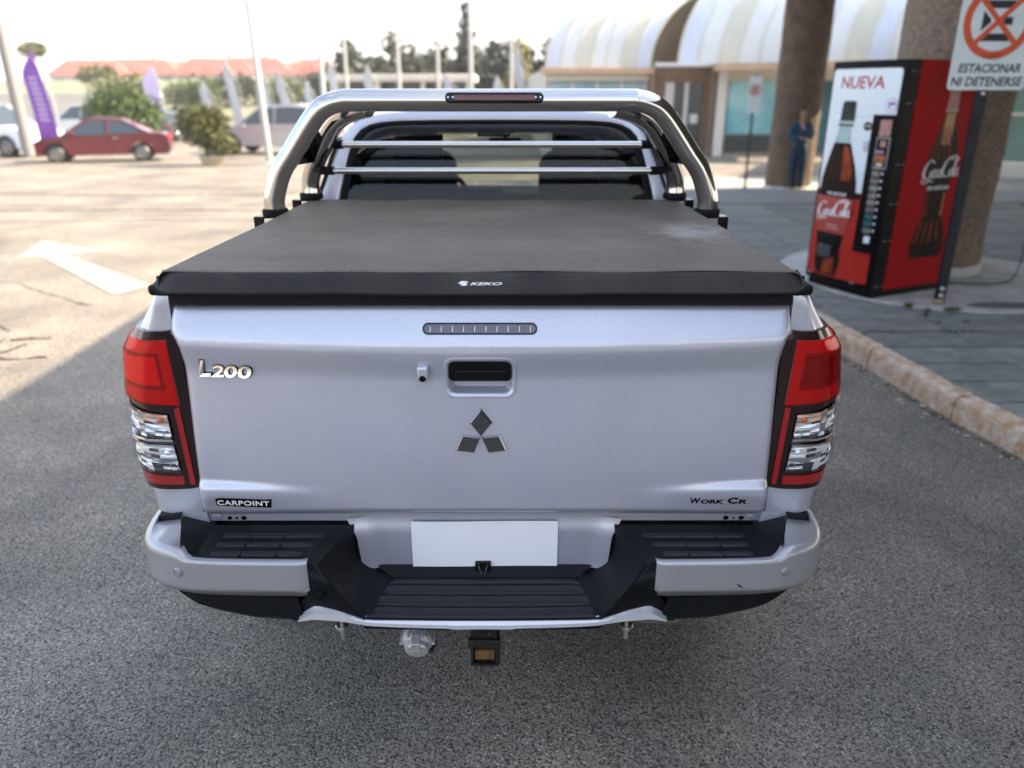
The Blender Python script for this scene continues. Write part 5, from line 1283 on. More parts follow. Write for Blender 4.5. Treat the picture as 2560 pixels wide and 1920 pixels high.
# ---- big no-stopping sign on its flat post
sgx, sgy = 3.60, 5.97
def sign(name, label, base, hpost, w, h, z0, small=False, rz=0.0, px=0.0, group=None):
    t = thing(name, label, 'road sign', base, rz, group)
    m = MB()
    if small: m.tube([(0, .028, 0), (0, .028, hpost)], .022, 10)
    else:
        for a, b, c, d in ((-.038, .012, .038, .018), (-.038, .018, -.032, .05), (.032, .018, .038, .05)): m.box((a, b, 0), (c, d, hpost))
    m.build('post', 'sign_post', t, smooth=40 if small else 0, bevel=0 if small else .003)
    pl = bpy.data.objects.new('sign_plate', None)
    m = MB(); m.prism([(px + x, 0, z0 + h / 2 + z) for x, z in rrect(0, 0, w / 2, h / 2, .03, 6)], (0, .004, 0)); plate = m.build('sign_plate', 'sign_white', t, bevel=.001)
    f = lambda x, z, d=.001: V(px + x, -d, z)
    cz_ = z0 + h * (.64 if not small else .62); ro, ri = w * .445, w * .35
    m = MB(); ang = lin(0, 2 * math.pi, 61)
    m.strip([f(ro * math.cos(a), cz_ + ro * math.sin(a)) for a in ang], [f(ri * math.cos(a), cz_ + ri * math.sin(a)) for a in ang])
    for s in (-1, 1):
        q = [(-.7071 * ri * 1.03, -s * .7071 * ri * 1.03), (.7071 * ri * 1.03, s * .7071 * ri * 1.03)]; b = w * .032
        nx_, nz_ = -s * .7071 * b, .7071 * b
        m.poly([f(q[0][0] + nx_, cz_ + q[0][1] + nz_, .003 + .0006 * s), f(q[1][0] + nx_, cz_ + q[1][1] + nz_, .003 + .0006 * s), f(q[1][0] - nx_, cz_ + q[1][1] - nz_, .003 + .0006 * s), f(q[0][0] - nx_, cz_ + q[0][1] - nz_, .003 + .0006 * s)])
    m.build('prohibition_ring', 'sign_red', plate, smooth=0, fix=False)
    k = w; m = MB()                                          # big E, made of the pieces the red cross leaves
    for pts in ([(-.20, .235), (.185, .235), (.115, .145), (-.125, .145)], [(-.20, -.235), (.185, -.235), (.115, -.145), (-.125, -.145)], [(-.21, .12), (-.21, -.12), (-.10, -.015), (-.10, .015)], [(.09, .045), (.175, .045), (.175, -.045), (.09, -.045), (.05, 0)]):
        m.poly([f(k * x, cz_ + k * z, .002) for x, z in pts])
    m.build('letter_sign', 'sign_black', plate, smooth=0, fix=False)
    return t, plate, f
pmat('sign_white', (.62, .68, .68), .45, col2=(.72, .76, .75), vscale=7, detail=6); pmat('sign_red', (.62, .085, .03), .5); pmat('sign_black', (.012, .013, .018), .5); pmat('sign_post', (.012, .014, .020), .5, .2, var=.3, vscale=14)
pmat('sign_faded', (.42, .36, .31), .6)
t, plate, f = sign('no_stopping_sign', 'large white no stopping sign in front of the vending machine on a dark steel post', (sgx, sgy, .158), 2.42 - .158, .565, .72, 1.785 - .158, px=0.0)
w_ = .565; z_ = 1.785 - .158
m = text('t', 'NO', None, None, lambda u, v, d: f(lerp(-.055, .065, u), lerp(z_ + .197, z_ + .243, v), .001), 0, 0, -.008, mb=MB()); m.build('sign_lettering', 'sign_faded', plate, smooth=0, fix=False)
m = text('t', 'ESTACIONAR', None, None, lambda u, v, d: f(lerp(-.225, .235, u), lerp(z_ + .118, z_ + .180, v), .001), 0, .12, .026, mb=MB()); text('t', 'NI DETENERSE', None, None, lambda u, v, d: f(lerp(-.262, .262, u), lerp(z_ + .026, z_ + .090, v), .001), 0, .12, .026, mb=m); m.build('sign_lettering', 'sign_black', plate, smooth=0, fix=False)
m = MB(); m.lathe([(.016, 0), (.016, .006), (.008, .012)], 12, Matrix.Translation((0, .012, z_ - .025)) @ Matrix.Rotation(R(90), 4, 'X')); m.build('sign_bolt', 'zinc', t)
for zz_ in (.075, .13):
    m = MB(); m.lathe([(.020, 0), (.022, .01), (.014, .024)], 12, Matrix.Translation((-.004, .012, zz_)) @ Matrix.Rotation(R(90), 4, 'X')); m.build('post_bolt', 'zinc', t)
m = MB(); m.prism([(-.045, .005, 0), (.03, .0, 0), (.034, .05, 0), (-.04, .055, 0)], (.0, 0, .045)); m.build('post_footing', pmat('footing', (.42, .30, .19), .95, var=.3, vscale=30, bump=.8, bscale=60), t, bevel=.012)
sign('no_stopping_sign', 'small blurred no stopping sign on a thin dark post before the turquoise poster', (4.42, 14.05, .02), 2.02, .215, .60, 1.40, True, R(-8))

# cable that trails from the column across the pad
m = MB(); m.tube(catmull([(5.06, 7.35, 1.55), (5.02, 7.28, 1.2), (4.98, 7.15, .7), (4.92, 7.05, .3), (4.80, 6.92, .172), (4.6, 6.72, .166), (4.36, 6.66, .166), (4.0, 6.70, .166)], 8), .006, 6)
o = m.build('power_cable', 'rubber'); tag(o, 'thin black cable hanging down to the round pad beside the rough column', 'cable')

# ---- person in blue by the far column
def skin_obj(name, joints, bones, mat, parent, sub=2):
    me = bpy.data.meshes.new(name); ks = list(joints); me.from_pydata([joints[k][0] for k in ks], [(ks.index(a), ks.index(b)) for a, b in bones], [])
    o = bpy.data.objects.new(name, me); COL.objects.link(o); o.parent = parent; me.materials.append(MATS[mat])
    md = o.modifiers.new('skin', 'SKIN'); md.use_smooth_shade = True
    for i, k in enumerate(ks):
        r = joints[k][1]; me.skin_vertices[0].data[i].radius = (r, r) if not isinstance(r, tuple) else r
    me.skin_vertices[0].data[0].use_root = True
    sb = o.modifiers.new('smooth', 'SUBSURF'); sb.levels = sub; sb.render_levels = sub
    return o
pmat('skin', (.30, .16, .10), .55); pmat('hair', (.012, .010, .009), .6); pmat('blue_shirt', (.008, .040, .075), .85, var=.2, vscale=9); pmat('blue_trousers', (.006, .020, .045), .9, var=.2, vscale=9); pmat('shoe', (.02, .015, .012), .5)
per = thing('person', 'person in blue top and dark blue trousers leaning on the brown column, hand to chin', 'person', (5.47, 14.45, .01), R(-28))
K = .86
J = lambda d: {k: (tuple(c * K for c in p), r * K if not isinstance(r, tuple) else tuple(c * K for c in r)) for k, (p, r) in d.items()}
body = J({'pelvis': ((0, 0, .92), (.13, .10)), 'waist': ((0, .01, 1.08), (.115, .085)), 'chest': ((0, .01, 1.28), (.135, .095)), 'neckb': ((0, .01, 1.42), .06), 'neck': ((0, -.005, 1.49), .05), 'chin': ((0, -.025, 1.54), (.055, .065)), 'head': ((0, -.015, 1.62), (.074, .092)), 'crown': ((0, .0, 1.70), (.058, .07)),
          'shl': ((.17, .01, 1.38), .055), 'ell': ((.22, -.10, 1.13), .042), 'wrl': ((.05, -.20, 1.33), .028), 'hal': ((.01, -.14, 1.45), .03), 'shr': ((-.17, .01, 1.38), .055), 'elr': ((-.20, -.12, 1.13), .042), 'wrr': ((.02, -.22, 1.14), .028), 'har': ((.10, -.22, 1.13), .03),
          'hil': ((.085, 0, .86), .085), 'knl': ((.10, -.03, .48), .058), 'anl': ((.10, .02, .09), .038), 'tol': ((.11, -.13, .03), .032), 'hir': ((-.085, 0, .86), .085), 'knr': ((-.09, -.06, .48), .058), 'anr': ((-.05, -.0, .09), .038), 'tor': ((-.06, -.15, .03), .032)})
bb = [('pelvis', 'waist'), ('waist', 'chest'), ('chest', 'neckb'), ('neckb', 'neck'), ('neck', 'chin'), ('chin', 'head'), ('head', 'crown'), ('chest', 'shl'), ('shl', 'ell'), ('ell', 'wrl'), ('wrl', 'hal'), ('chest', 'shr'), ('shr', 'elr'), ('elr', 'wrr'), ('wrr', 'har'), ('pelvis', 'hil'), ('hil', 'knl'), ('knl', 'anl'), ('anl', 'tol'), ('pelvis', 'hir'), ('hir', 'knr'), ('knr', 'anr'), ('anr', 'tor')]
skin_obj('body', body, bb, 'skin', per)
grow = lambda d, ks, g: {k: (d[k][0], (d[k][1] + g) if not isinstance(d[k][1], tuple) else tuple(c + g for c in d[k][1])) for k in ks}
body['hem'] = (tuple(c * K for c in (0, .005, .885)), (.150 * K, .115 * K)); body['top'] = (tuple(c * K for c in (0, .005, 1.03)), (.105 * K, .08 * K))
sh = grow(body, ['waist', 'chest', 'neckb', 'shl', 'ell', 'wrl', 'shr', 'elr', 'wrr', 'pelvis', 'hem'], .018)
skin_obj('shirt', sh, [('pelvis', 'hem')] + [b for b in bb if b[0] in sh and b[1] in sh], 'blue_shirt', per)
trs = grow(body, ['pelvis', 'top', 'hil', 'knl', 'anl', 'hir', 'knr', 'anr'], .020)
skin_obj('trousers', trs, [('pelvis', 'top')] + [b for b in bb if b[0] in trs and b[1] in trs], 'blue_trousers', per)
m = MB()
def hp(u, v):
    a = 2 * math.pi * u; b = lerp(-.15, 1.57, v); return V(.092 * math.cos(a) * math.cos(b), .012 + .110 * math.sin(a) * math.cos(b), 1.630 + .118 * math.sin(b)) * K
m.grid(hp, lin(0, 1, 17), lin(0, 1, 7), skip=lambda u, v: .62 < u < .88 and v < .42); m.build('hair', 'hair', per, smooth=70)
for sx_, yy in ((.10, 0), (-.055, -.03)):
    m = MB(); m.prism([(sx_ + .01 + a, yy - .15 + 0, b) for a, b in rrect(0, .045, .045, .042, .03, 4)], (0, .26, 0)); o = m.build('shoe', 'shoe', per, bevel=.02); o.scale = (K, K, K)
# facial features
for e in (-1, 1):
    m = MB(); m.lathe([(.001, .006), (.007, .003), (.009, 0)], 8, Matrix.Translation(V(e * .03, -.103, 1.635) * K) @ Matrix.Rotation(R(90), 4, 'X')); m.build('eye', 'hair', per)
m = MB(); m.add([V(0, -.135, 1.598) * K, V(-.014, -.10, 1.592) * K, V(.014, -.10, 1.592) * K, V(0, -.10, 1.645) * K], [(0, 1, 2), (0, 2, 3), (0, 3, 1)]); m.build('nose', 'skin', per)
# fingers curled at the chin and at the crossed arm
for key, dirv in (('hal', V(-.6, .35, .72)), ('har', V(1, .1, -.1))):
    p0 = Vector(body[key][0]); dv = dirv.normalized(); side_v = dv.cross(V(0, 1, 0)).normalized()
    m = MB()
    for q in range(4): 
        b0 = p0 + side_v * (.018 * (q - 1.5)) * K; m.tube([b0, b0 + dv * .035 * K, b0 + dv * .055 * K + V(0, .018, -.008)], [.0085, .008, .006], 6)
    m.tube([p0 + side_v * .03 * K, p0 + side_v * .045 * K + dv * .02, p0 + side_v * .04 * K + dv * .045], [.009, .008, .007], 6); m.build('fingers', 'skin', per, smooth=60)
# ================================================================ BUILDINGS ON THE RIGHT
pmat('poly_a', (.62, .66, .74), .35, var=.05, vscale=1); pmat('poly_b', (.62, .60, .50), .4, var=.05, vscale=1); pmat('poly_c', (.70, .71, .70), .35, var=.05, vscale=1)
pmat('fascia_tan', (.52, .36, .24), .8, var=.1, vscale=3); pmat('fascia_white', (.68, .66, .62), .7); pmat('gable_brown', (.17, .125, .08), .9, var=.15, vscale=2); pmat('wall_brown', (.24, .165, .115), .9, var=.12, vscale=2); pmat('wall_cream', (.60, .55, .47), .9, var=.06, vscale=1)
pmat('poster_teal', (.10, .36, .45), .4, col2=(.34, .60, .64), vscale=.9, detail=3); pmat('shop_glass', (.22, .34, .40), .15, col2=(.40, .52, .58), vscale=.7); pmat('shop_glass_dark', (.05, .06, .065), .15); pmat('green_glass', (.36, .56, .50), .3, col2=(.45, .64, .58), vscale=.8); pmat('door_white', (.62, .60, .57), .5); pmat('teal_dark', (.03, .12, .16), .3)
bl = thing('shop_building', 'long low shop building with striped barrel vault awnings and turquoise window poster', 'building', (6, 23, 0))
def B_(n, mb, mat, parent=None, **k):
    o = mb.build(n, mat, None, **k); o.parent = parent or bl
    if o.parent is bl: o.matrix_parent_inverse = Matrix.Translation((-6, -23, 0))
    return o
def vault(x0, y0, x1, y1, ze, Rv, n, dv, cap_right=True):
    """quarter barrel: eave from (x0,y0) to (x1,y1); panels follow arcs that climb in direction dv"""
    A = lambda s, ph: V(lerp(x0, x1, s) + dv[0] * Rv * (1 - math.cos(ph)), lerp(y0, y1, s) + dv[1] * Rv * (1 - math.cos(ph)), ze + Rv * math.sin(ph))
    ph = lin(0, R(88), 14)
    for k in range(n):
        m = MB(); s0, s1 = (k + .04) / n, (k + .96) / n
        m.grid(lambda s, p: A(s, p), lin(s0, s1, 4), ph); o = B_('roof_panel', m, ('poly_a', 'poly_c', 'poly_b')[k % 3] if k % 4 != 3 else 'poly_c', smooth=60)
    for k in range(n + 1):
        m = MB(); m.tube([A(k / n, p) for p in ph], .035, 6); B_('roof_rib', m, 'poly_b')
    if cap_right:
        m = MB(); arc = [A(1.0, p) for p in ph]; m.poly(arc + [V(arc[-1].x, arc[-1].y, ze)]); B_('gable_end', m, 'gable_brown', smooth=0)
    top = [A(s, R(88)) for s in (0, 1)]
    m = MB(); m.add([top[0], top[1], top[1] + V(0, .3, .9), top[0] + V(0, .3, .9)], [(0, 1, 2, 3)]); m.add([top[0] + V(0, .3, .9), top[1] + V(0, .3, .9), top[1] + V(1.5, 5, 1.2), top[0] + V(1.5, 5, 1.2)], [(0, 1, 2, 3)]); B_('upper_roof', m, 'poly_c', smooth=0)
vault(1.30, 23.3, 4.25, 23.4, 2.38, 1.98, 7, (.93, .36))
vault(4.95, 22.9, 11.6, 20.9, 2.46, 2.6, 13, (.90, .42))
m = MB(); m.box((1.15, 23.15, 2.22), (4.35, 23.40, 2.40)); B_('fascia', m, 'fascia_tan', bevel=.02)
m = MB(); m.box((4.30, 22.7, 2.40), (6.25, 22.95, 2.50)); B_('porch_beam', m, 'fascia_white', bevel=.02)
m = MB(); m.add([V(5.9, 22.52, 2.30), V(11.6, 20.80, 2.36), V(11.6, 20.80, 2.54), V(5.9, 22.52, 2.48), V(5.9, 22.8, 2.30), V(11.6, 21.1, 2.36), V(11.6, 21.1, 2.54), V(5.9, 22.8, 2.48)], [(0, 1, 2, 3), (4, 5, 6, 7), (0, 1, 5, 4), (3, 2, 6, 7), (0, 3, 7, 4), (1, 2, 6, 5)]); B_('fascia', m, 'fascia_tan')
m = MB(); m.box((1.3, 23.6, 0), (4.3, 23.9, 2.4)); B_('wall', m, 'wall_cream')
m = MB(); m.box((1.3, 23.40, 2.05), (4.25, 23.58, 2.22)); B_('sign_band', m, 'fascia_white')
for k in range(4):
    m = MB(); m.box((1.42 + .70 * k, 23.54, .5), (2.06 + .70 * k, 23.58, 2.02)); w_ = B_('window', m, 'shop_glass')
    m = MB(); m.box((2.06 + .70 * k, 23.52, .4), (2.12 + .70 * k, 23.60, 2.06)); B_('mullion', m, 'fascia_white', parent=bl)
m = MB(); m.box((4.3, 23.5, 0), (6.45, 23.8, 2.42)); B_('wall', m, 'wall_brown')
for x0, x1 in ((4.26, 4.40), (6.02, 6.12)):
    m = MB(); m.box((x0, 23.2, 0), (x1, 23.6, 2.40)); B_('door_jamb', m, 'wall_brown')
for x0, x1, mt in ((4.75, 5.0, 'door_white'), (5.04, 5.26, 'shop_glass_dark'), (5.30, 5.42, 'door_white'), (5.46, 5.80, 'shop_glass_dark')):
    m = MB(); m.box((x0, 23.42, .05), (x1, 23.50, 2.0)); B_('door_panel', m, mt)
m = MB(); m.box((5.5, 23.36, .9), (5.72, 23.42, 1.15)); B_('door_notice', m, 'door_white')
m = MB(); m.box((5.36, 23.36, .12), (5.56, 23.42, .45)); B_('door_notice', m, 'door_white')
m = MB(); m.box((5.1, 23.36, .5), (5.3, 23.42, .8)); B_('door_notice', m, 'shop_glass')
m = MB(); m.box((6.18, 23.05, 0), (6.42, 23.35, 2.45)); B_('pilaster', m, 'fascia_white')
m = MB(); m.box((6.42, 23.2, 0), (13.5, 23.5, 2.42)); B_('wall', m, 'wall_cream')
m = MB(); m.box((6.50, 23.12, .62), (8.45, 23.19, 2.02)); B_('window_poster', m, 'poster_teal')
m = MB(); m.box((6.50, 23.12, .10), (8.45, 23.19, .58)); B_('window_base', m, 'shop_glass_dark')
m = MB(); m.box((8.62, 23.12, .1), (10.2, 23.19, 2.05)); B_('window', m, 'teal_dark')
m = MB(); m.box((10.4, 23.12, .1), (13.3, 23.19, 2.05)); B_('window', m, 'shop_glass')
m = MB(); m.box((1.3, 23.9, 0), (16, 40, 2.4)); m.box((4.5, 26, 2.4), (18, 40, 4.9)); B_('wall', m, 'wall_cream')
# green glazed kiosk to the right
gk = thing('glass_kiosk', 'pale green glazed shopfront standing beyond the rough column on the right', 'shopfront', (11, 17, 0))
def K_(n, mb, mat, **k):
    o = mb.build(n, mat, None, **k); o.parent = gk; o.matrix_parent_inverse = Matrix.Translation((-11, -17, 0)); return o
for k in range(4):
    x0 = 9.7 + 1.25 * k; y0 = 17.9 - .62 * k
    m = MB(); m.add([V(x0, y0, .32), V(x0 + 1.17, y0 - .58, .32), V(x0 + 1.17, y0 - .58, 3.2), V(x0, y0, 3.2)], [(0, 1, 2, 3)]); m.prism([(x0, y0, .32), (x0 + 1.17, y0 - .58, .32), (x0 + 1.18, y0 - .54, .32), (x0 + .02, y0 + .04, .32)], (0, 0, 2.9)); K_('glass_panel', m, 'green_glass', smooth=0)
    m = MB(); m.prism([(x0 - .06, y0 - .04, 0), (x0, y0 - .06, 0), (x0 + .02, y0 + .06, 0), (x0 - .04, y0 + .08, 0)], (0, 0, 3.3)); K_('frame_post', m, 'fascia_white')
m = MB(); m.prism([(9.6, 17.75, .0), (14.7, 15.2, .0), (14.8, 15.5, .0), (9.7, 18.0, .0)], (0, 0, .30)); K_('base_wall', m, 'fascia_white')
m = MB(); m.prism([(9.65, 17.85, 1.28), (14.7, 15.35, 1.28), (14.75, 15.45, 1.28), (9.7, 17.95, 1.28)], (0, 0, .07)); K_('rail', m, 'fascia_white')
m = MB(); m.prism([(9.5, 17.7, 3.2), (14.8, 15.0, 3.2), (17, 20, 3.2), (11, 21, 3.2)], (0, 0, .3)); K_('roof', m, 'fascia_white')

# ================================================================ CARS
pmat('car_red', (.115, .0015, .010), .3, 0, coat=.5); pmat('car_white', (.75, .76, .78), .3, coat=.8); pmat('car_silver', (.45, .45, .46), .3, .6, coat=.8); pmat('car_dark', (.03, .032, .04), .3, coat=.8); pmat('car_beige', (.42, .36, .32), .3, .4, coat=.8); pmat('car_glass', (.03, .04, .05), .06, coat=.6); pmat('head_lamp', (.75, .75, .72), .15, .4); pmat('rear_lamp', (.35, .01, .01), .2)
def make_car(name, label, paint, L=4.45, Wd=1.76, style='sedan'):
    """nose towards +X"""
    t = thing(name, label, 'car')
    if style == 'sedan':
        low = [(-L / 2, .42), (-L / 2 + .02, .72), (-L / 2 + .12, .92), (-1.55, .98), (-.2, .93), (1.05, .90), (1.75, .80), (2.08, .66), (L / 2, .45), (L / 2 - .04, .26), (-L / 2 + .1, .26)]
        cab = [(-1.62, .955), (-.75, 1.40), (-.25, 1.45), (.25, 1.43), (1.12, .90)]
    else:
        low = [(-L / 2, .45), (-L / 2 + .0, .95), (-L / 2 + .08, 1.08), (-.2, 1.06), (1.05, 1.04), (1.8, .97), (2.1, .82), (L / 2, .55), (L / 2 - .04, .32), (-L / 2 + .1, .32)]
        cab = [(-L / 2 + .10, 1.06), (-L / 2 + .30, 1.60), (-.9, 1.70), (.2, 1.66), (1.05, 1.03)]
    wr = .32 if style == 'sedan' else .36; xr, xf = -L * .295, L * .30
    # lower body with wheel openings cut in its outline
    out = []
    for p, q in zip(low, low[1:] + low[:1]):
        out.append(p)
        if p[1] < .4 and q[1] < .4:
            z = p[1]
            for xc in (xf, xr):
                rr_ = wr + .05; a0 = math.asin(max(-1, min(1, (z - wr) / rr_)))
                out += [(xc + rr_ * math.cos(a), wr + rr_ * math.sin(a)) for a in lin(a0, math.pi - a0, 13)]
    m = MB()
    def ring(k, inset): return [V(x - (inset * .5 if x > L * .42 else (-inset * .5 if x < -L * .42 else 0)), k, z) for x, z in out]
    lays = [ring(-Wd / 2 + .06, .12), ring(-Wd / 2, .0), ring(Wd / 2, .0), ring(Wd / 2 - .06, .12)]
    def taper(P, s): return [V(p.x, p.y + (.05 if s > 0 else -.05) * (-1) * sm((p.z - .75) / .3) , p.z) for p in P]
    lays[1] = [V(p.x, p.y + .05 * sm((p.z - .70) / .3), p.z) for p in lays[1]]; lays[2] = [V(p.x, p.y - .05 * sm((p.z - .70) / .3), p.z) for p in lays[2]]
    for a, b in zip(lays, lays[1:]): m.strip(a, b, closed=True)
    m.poly(lays[0]); m.poly(lays[3])
    m.build('body', paint, t, bevel=.03, smooth=40)
    # glasshouse and roof skin
    hb, ht = Wd / 2 - .10, Wd / 2 - .27
    def y_(z): return lerp(hb, ht, sm((z - cab[0][1]) / (max(c[1] for c in cab) - cab[0][1])))
    m = MB(); Lp = [V(x, -y_(z), z) for x, z in cab]; Rp = [V(x, y_(z), z) for x, z in cab]
    m.poly(Lp); m.poly(Rp); m.strip(Lp, Rp); m.build('window', 'car_glass', t, smooth=20)
    m = MB(); rf = [p for p in catmull([(x, 0, z) for x, z in cab[1:4]], 5)]
    m.strip([V(p.x, -y_(p.z) - .012, p.z + .012) for p in rf], [V(p.x, y_(p.z) + .012, p.z + .012) for p in rf])
    for s in (-1, 1):
        m.strip([V(p.x, s * (y_(p.z) + .012), p.z + .012) for p in rf], [V(p.x, s * (y_(p.z - .07) + .010), p.z - .06) for p in rf])
        for (xa, za), (xb, zb) in ((cab[0], cab[1]), (cab[4], cab[3])):
            m.tube([(xa, s * (y_(za) + .0), za), (xb, s * (y_(zb) + .0), zb)], .035, 6)
        m.tube([(-.30, s * hb, cab[0][1]), (-.33, s * (ht + .02), cab[2][1] - .03)], .03, 6)
    m.build('roof', paint, t, smooth=40)
    for x in (xr, xf):
        for s in (-1, 1):
            Mw = Matrix.Translation((x, s * (Wd / 2 - .11), wr)) @ Matrix.Rotation(R(-90) * s, 4, 'X')
            m = MB(); m.lathe([(wr * .6, -.09), (wr * .96, -.10), (wr, -.06), (wr, .06), (wr * .96, .10), (wr * .66, .095)], 24, Mw); w_ = m.build('wheel', 'tyre', t)
            m = MB(); m.lathe([(wr * .68, .09), (wr * .62, .105), (wr * .55, .07), (wr * .2, .085), (.001, .09)], 24, Mw, caps=False)
            for k in range(7): m.box((-.018, wr * .12, .075), (.018, wr * .60, .098), Mw @ Matrix.Rotation(2 * math.pi * k / 7, 4, 'Z'))
            m.build('rim', 'alloy', w_)
    for s in (-1, 1):
        m = MB(); m.box((L / 2 - .24, min(s * .48, s * .80), .60), (L / 2 - .05, max(s * .48, s * .80), .72)); m.build('headlight', 'head_lamp', t, bevel=.03)
        m = MB(); m.box((-L / 2 - .005, min(s * .50, s * .83), .70), (-L / 2 + .12, max(s * .50, s * .83), .86)); m.build('tail_light', 'rear_lamp', t, bevel=.02)
        m = MB(); m.box((.72, min(s * (hb + .0), s * (hb + .19)), .92), (.86, max(s * (hb + .0), s * (hb + .19)), 1.06)); m.build('wing_mirror', paint, t, bevel=.03)
        m = MB(); m.box((-.62, min(s * (Wd / 2 - .06), s * (Wd / 2 - .015)), .80), (-.44, max(s * (Wd / 2 - .06), s * (Wd / 2 - .015)), .83)); m.build('handle', 'chrome', t)
    return t
def place(t, x, y, rz): t.location = (x, y, gz(x, y) - .005); t.rotation_euler = (0, 0, rz)
def paint_copy(src, paint, name, label):
    c = src.copy(); COL.objects.link(c); c.name = name; c['label'] = label
    for ch in src.children:
        d = ch.copy(); COL.objects.link(d); d.parent = c
        if ch.name.split('.')[0] in ('body', 'roof', 'wing_mirror'): d.data = ch.data.copy(); d.data.materials[0] = MATS[paint]
        for g in ch.children: e = g.copy(); COL.objects.link(e); e.parent = d
    return c
GR = 'cars parked across the far side of the lot'
red = make_car('parked_car', 'dark red sedan parked on the left behind the purple flag', 'car_red'); red.scale = (.9, .9, .9); place(red, -12.5, 25.3, R(198)); red['group'] = GR
suv = make_car('parked_car', 'white off-road car at the left edge, parked nose towards the red sedan', 'car_white', 4.6, 1.85, 'suv'); suv['group'] = GR; place(suv, -17.7, 28.2, R(-14))
c2 = paint_copy(suv, 'car_white', 'parked_car', 'white high-roofed car standing behind the dark red sedan'); place(c2, -19.0, 37.5, R(165))
c3 = paint_copy(suv, 'car_silver', 'parked_car', 'silver beige high car behind the flagpole near the roll bar'); place(c3, -8.2, 29.5, R(172))
c4 = paint_copy(red, 'car_dark', 'parked_car', 'dark car glimpsed between the big green bush and the potted shrub'); place(c4, -15.9, 39.5, R(84))
c5 = paint_copy(suv, 'car_white', 'parked_car', 'white high car seen just under the left bend of the roll bar'); place(c5, -8.4, 38.0, R(85))
c6 = paint_copy(red, 'car_silver', 'parked_car', 'silver sedan in the far row under the white feather flags'); place(c6, -12.3, 46.0, R(80))

# ================================================================ FLAGS AND POLES
pmat('flag_purple', (.20, .07, .36), .8, col2=(.27, .10, .45), vscale=3); pmat('flag_lilac', (.58, .46, .66), .8); pmat('flag_white', (.48, .48, .49), .8); pmat('pole_white', (.42, .42, .40), .5); pmat('pole_grey', (.20, .19, .185), .6)
def feather(label, x, y, h, w, mat, lean=0.0, writing=False, group=None, z0=.35):
    t = thing('feather_flag', label, 'flag', (x, y, gz(x, y)), 0, group)
    pts = catmull([(0, 0, 0), (.0, 0, h * .6), (lean * .5 - .02, 0, h * .9), (lean - w * .5, 0, h)], 8); m = MB(); m.tube(pts, .018, 6); m.build('flag_pole', 'pole_white', t)
    m = MB()
    def fn(u, v):
        z = lerp(z0, h, v); ww = w * (1 - .0 * v) * (1 - sm((v - .72) / .28)) ** .6 + .01
        return V(-u * ww + lean * v ** 2 * .6 - .02, .05 * math.sin(5 * u + 4 * v) * u, z + .06 * u * (1 - v))
    m.grid(fn, lin(0, 1, 9), lin(0, 1, 24)); o = m.build('flag_cloth', mat, t, smooth=70)
    md = o.modifiers.new('thickness', 'SOLIDIFY'); md.thickness = .004
    if writing:
        m = MB(); n = 9; rr = random.Random(2)
        for k in range(n):
            v0 = .30 + .052 * k
            m.add([fn(.25, v0) + V(0, -.02, 0), fn(.68, v0 + .004) + V(0, -.02, 0), fn(.68, v0 + .030) + V(0, -.02, 0), fn(.25, v0 + .026) + V(0, -.02, 0)], [(0, 1, 2, 3)])
        m.build('flag_lettering', pmat('flag_letter', (.50, .42, .62), .8), t, smooth=0)
    return t
feather('purple feather flag standing in front of the dark red sedan', -13.30, 24.4, 3.15, .58, 'flag_purple', -.55, True)
feather('pale lilac feather flag standing behind the large green bush', -16.7, 40.5, 3.4, .75, 'flag_lilac', -.4)
FG = 'white feather flags over the far row of cars'
fl_lab = ['leftmost of the white feather flags, left of the tall white pole', 'white feather flag directly left of the tall white pole', 'white feather flag close behind the tall white pole', 'white feather flag over the silver beige car', 'white feather flag above the left bend of the roll bar', 'white feather flag before the left end of the cream roofed pavilion', 'white feather flag in front of the middle of the pavilion roof', 'white feather flag before the right end of the pavilion, under the conifer', 'white feather flag under the dark trees near the striped vault', 'white feather flag beside the yellow tree and the striped vault']
for k, az in enumerate((-19.2, -17.6, -15.6, -14.2, -12.6, -10.9, -8.4, -2.9, .4, 2.0)):
    d = 36 + 3 * (k % 3); feather(fl_lab[k], d * math.tan(R(az)), d, 2.7 + .35 * ((k * 7) % 4), .40, 'flag_white', -.75 - .15 * (k % 2), False, FG, .2)
PG = 'tall white flagpoles across the lot'
def flagpole(label, x, y, h, r, mat, group=PG, lean=0.0):
    t = thing('flagpole', label, 'pole', (x, y, gz(x, y)), 0, group); m = MB(); m.tube([(0, 0, 0), (lean * .5, 0, h * .5), (lean, 0, h)], [r, r * .9, r * .7], 12); m.build('shaft', mat, t)
    m = MB(); m.lathe([(r * 2.4, 0), (r * 2.4, .03), (r * 1.2, .05)], 12); m.build('base_plate', mat, t); return t
flagpole('nearest tall white pole rising left of the roll bar', -6.93, 23.9, 8.5, .10, 'pole_white', PG, -.25)
flagpole('tall pale pole rising above the left bend of the roll bar', -7.9, 36.5, 9.0, .12, 'pole_white', PG)
flagpole('faint white pole left of the dark trees', -7.2, 38.5, 9.0, .08, 'pole_white', PG)
flagpole('white pole standing before the left dark trees', -5.0, 40.5, 6.0, .10, 'pole_white', PG)
flagpole('shorter white pole left of the tall conifer', -3.0, 39.5, 5.0, .10, 'pole_white', PG)
flagpole('white pole right beside the tall conifer', -1.5, 41.5, 6.2, .12, 'pole_white', PG)
flagpole('white pole between the conifer and the yellow tree', .55, 43.0, 5.2, .10, 'pole_white', PG)
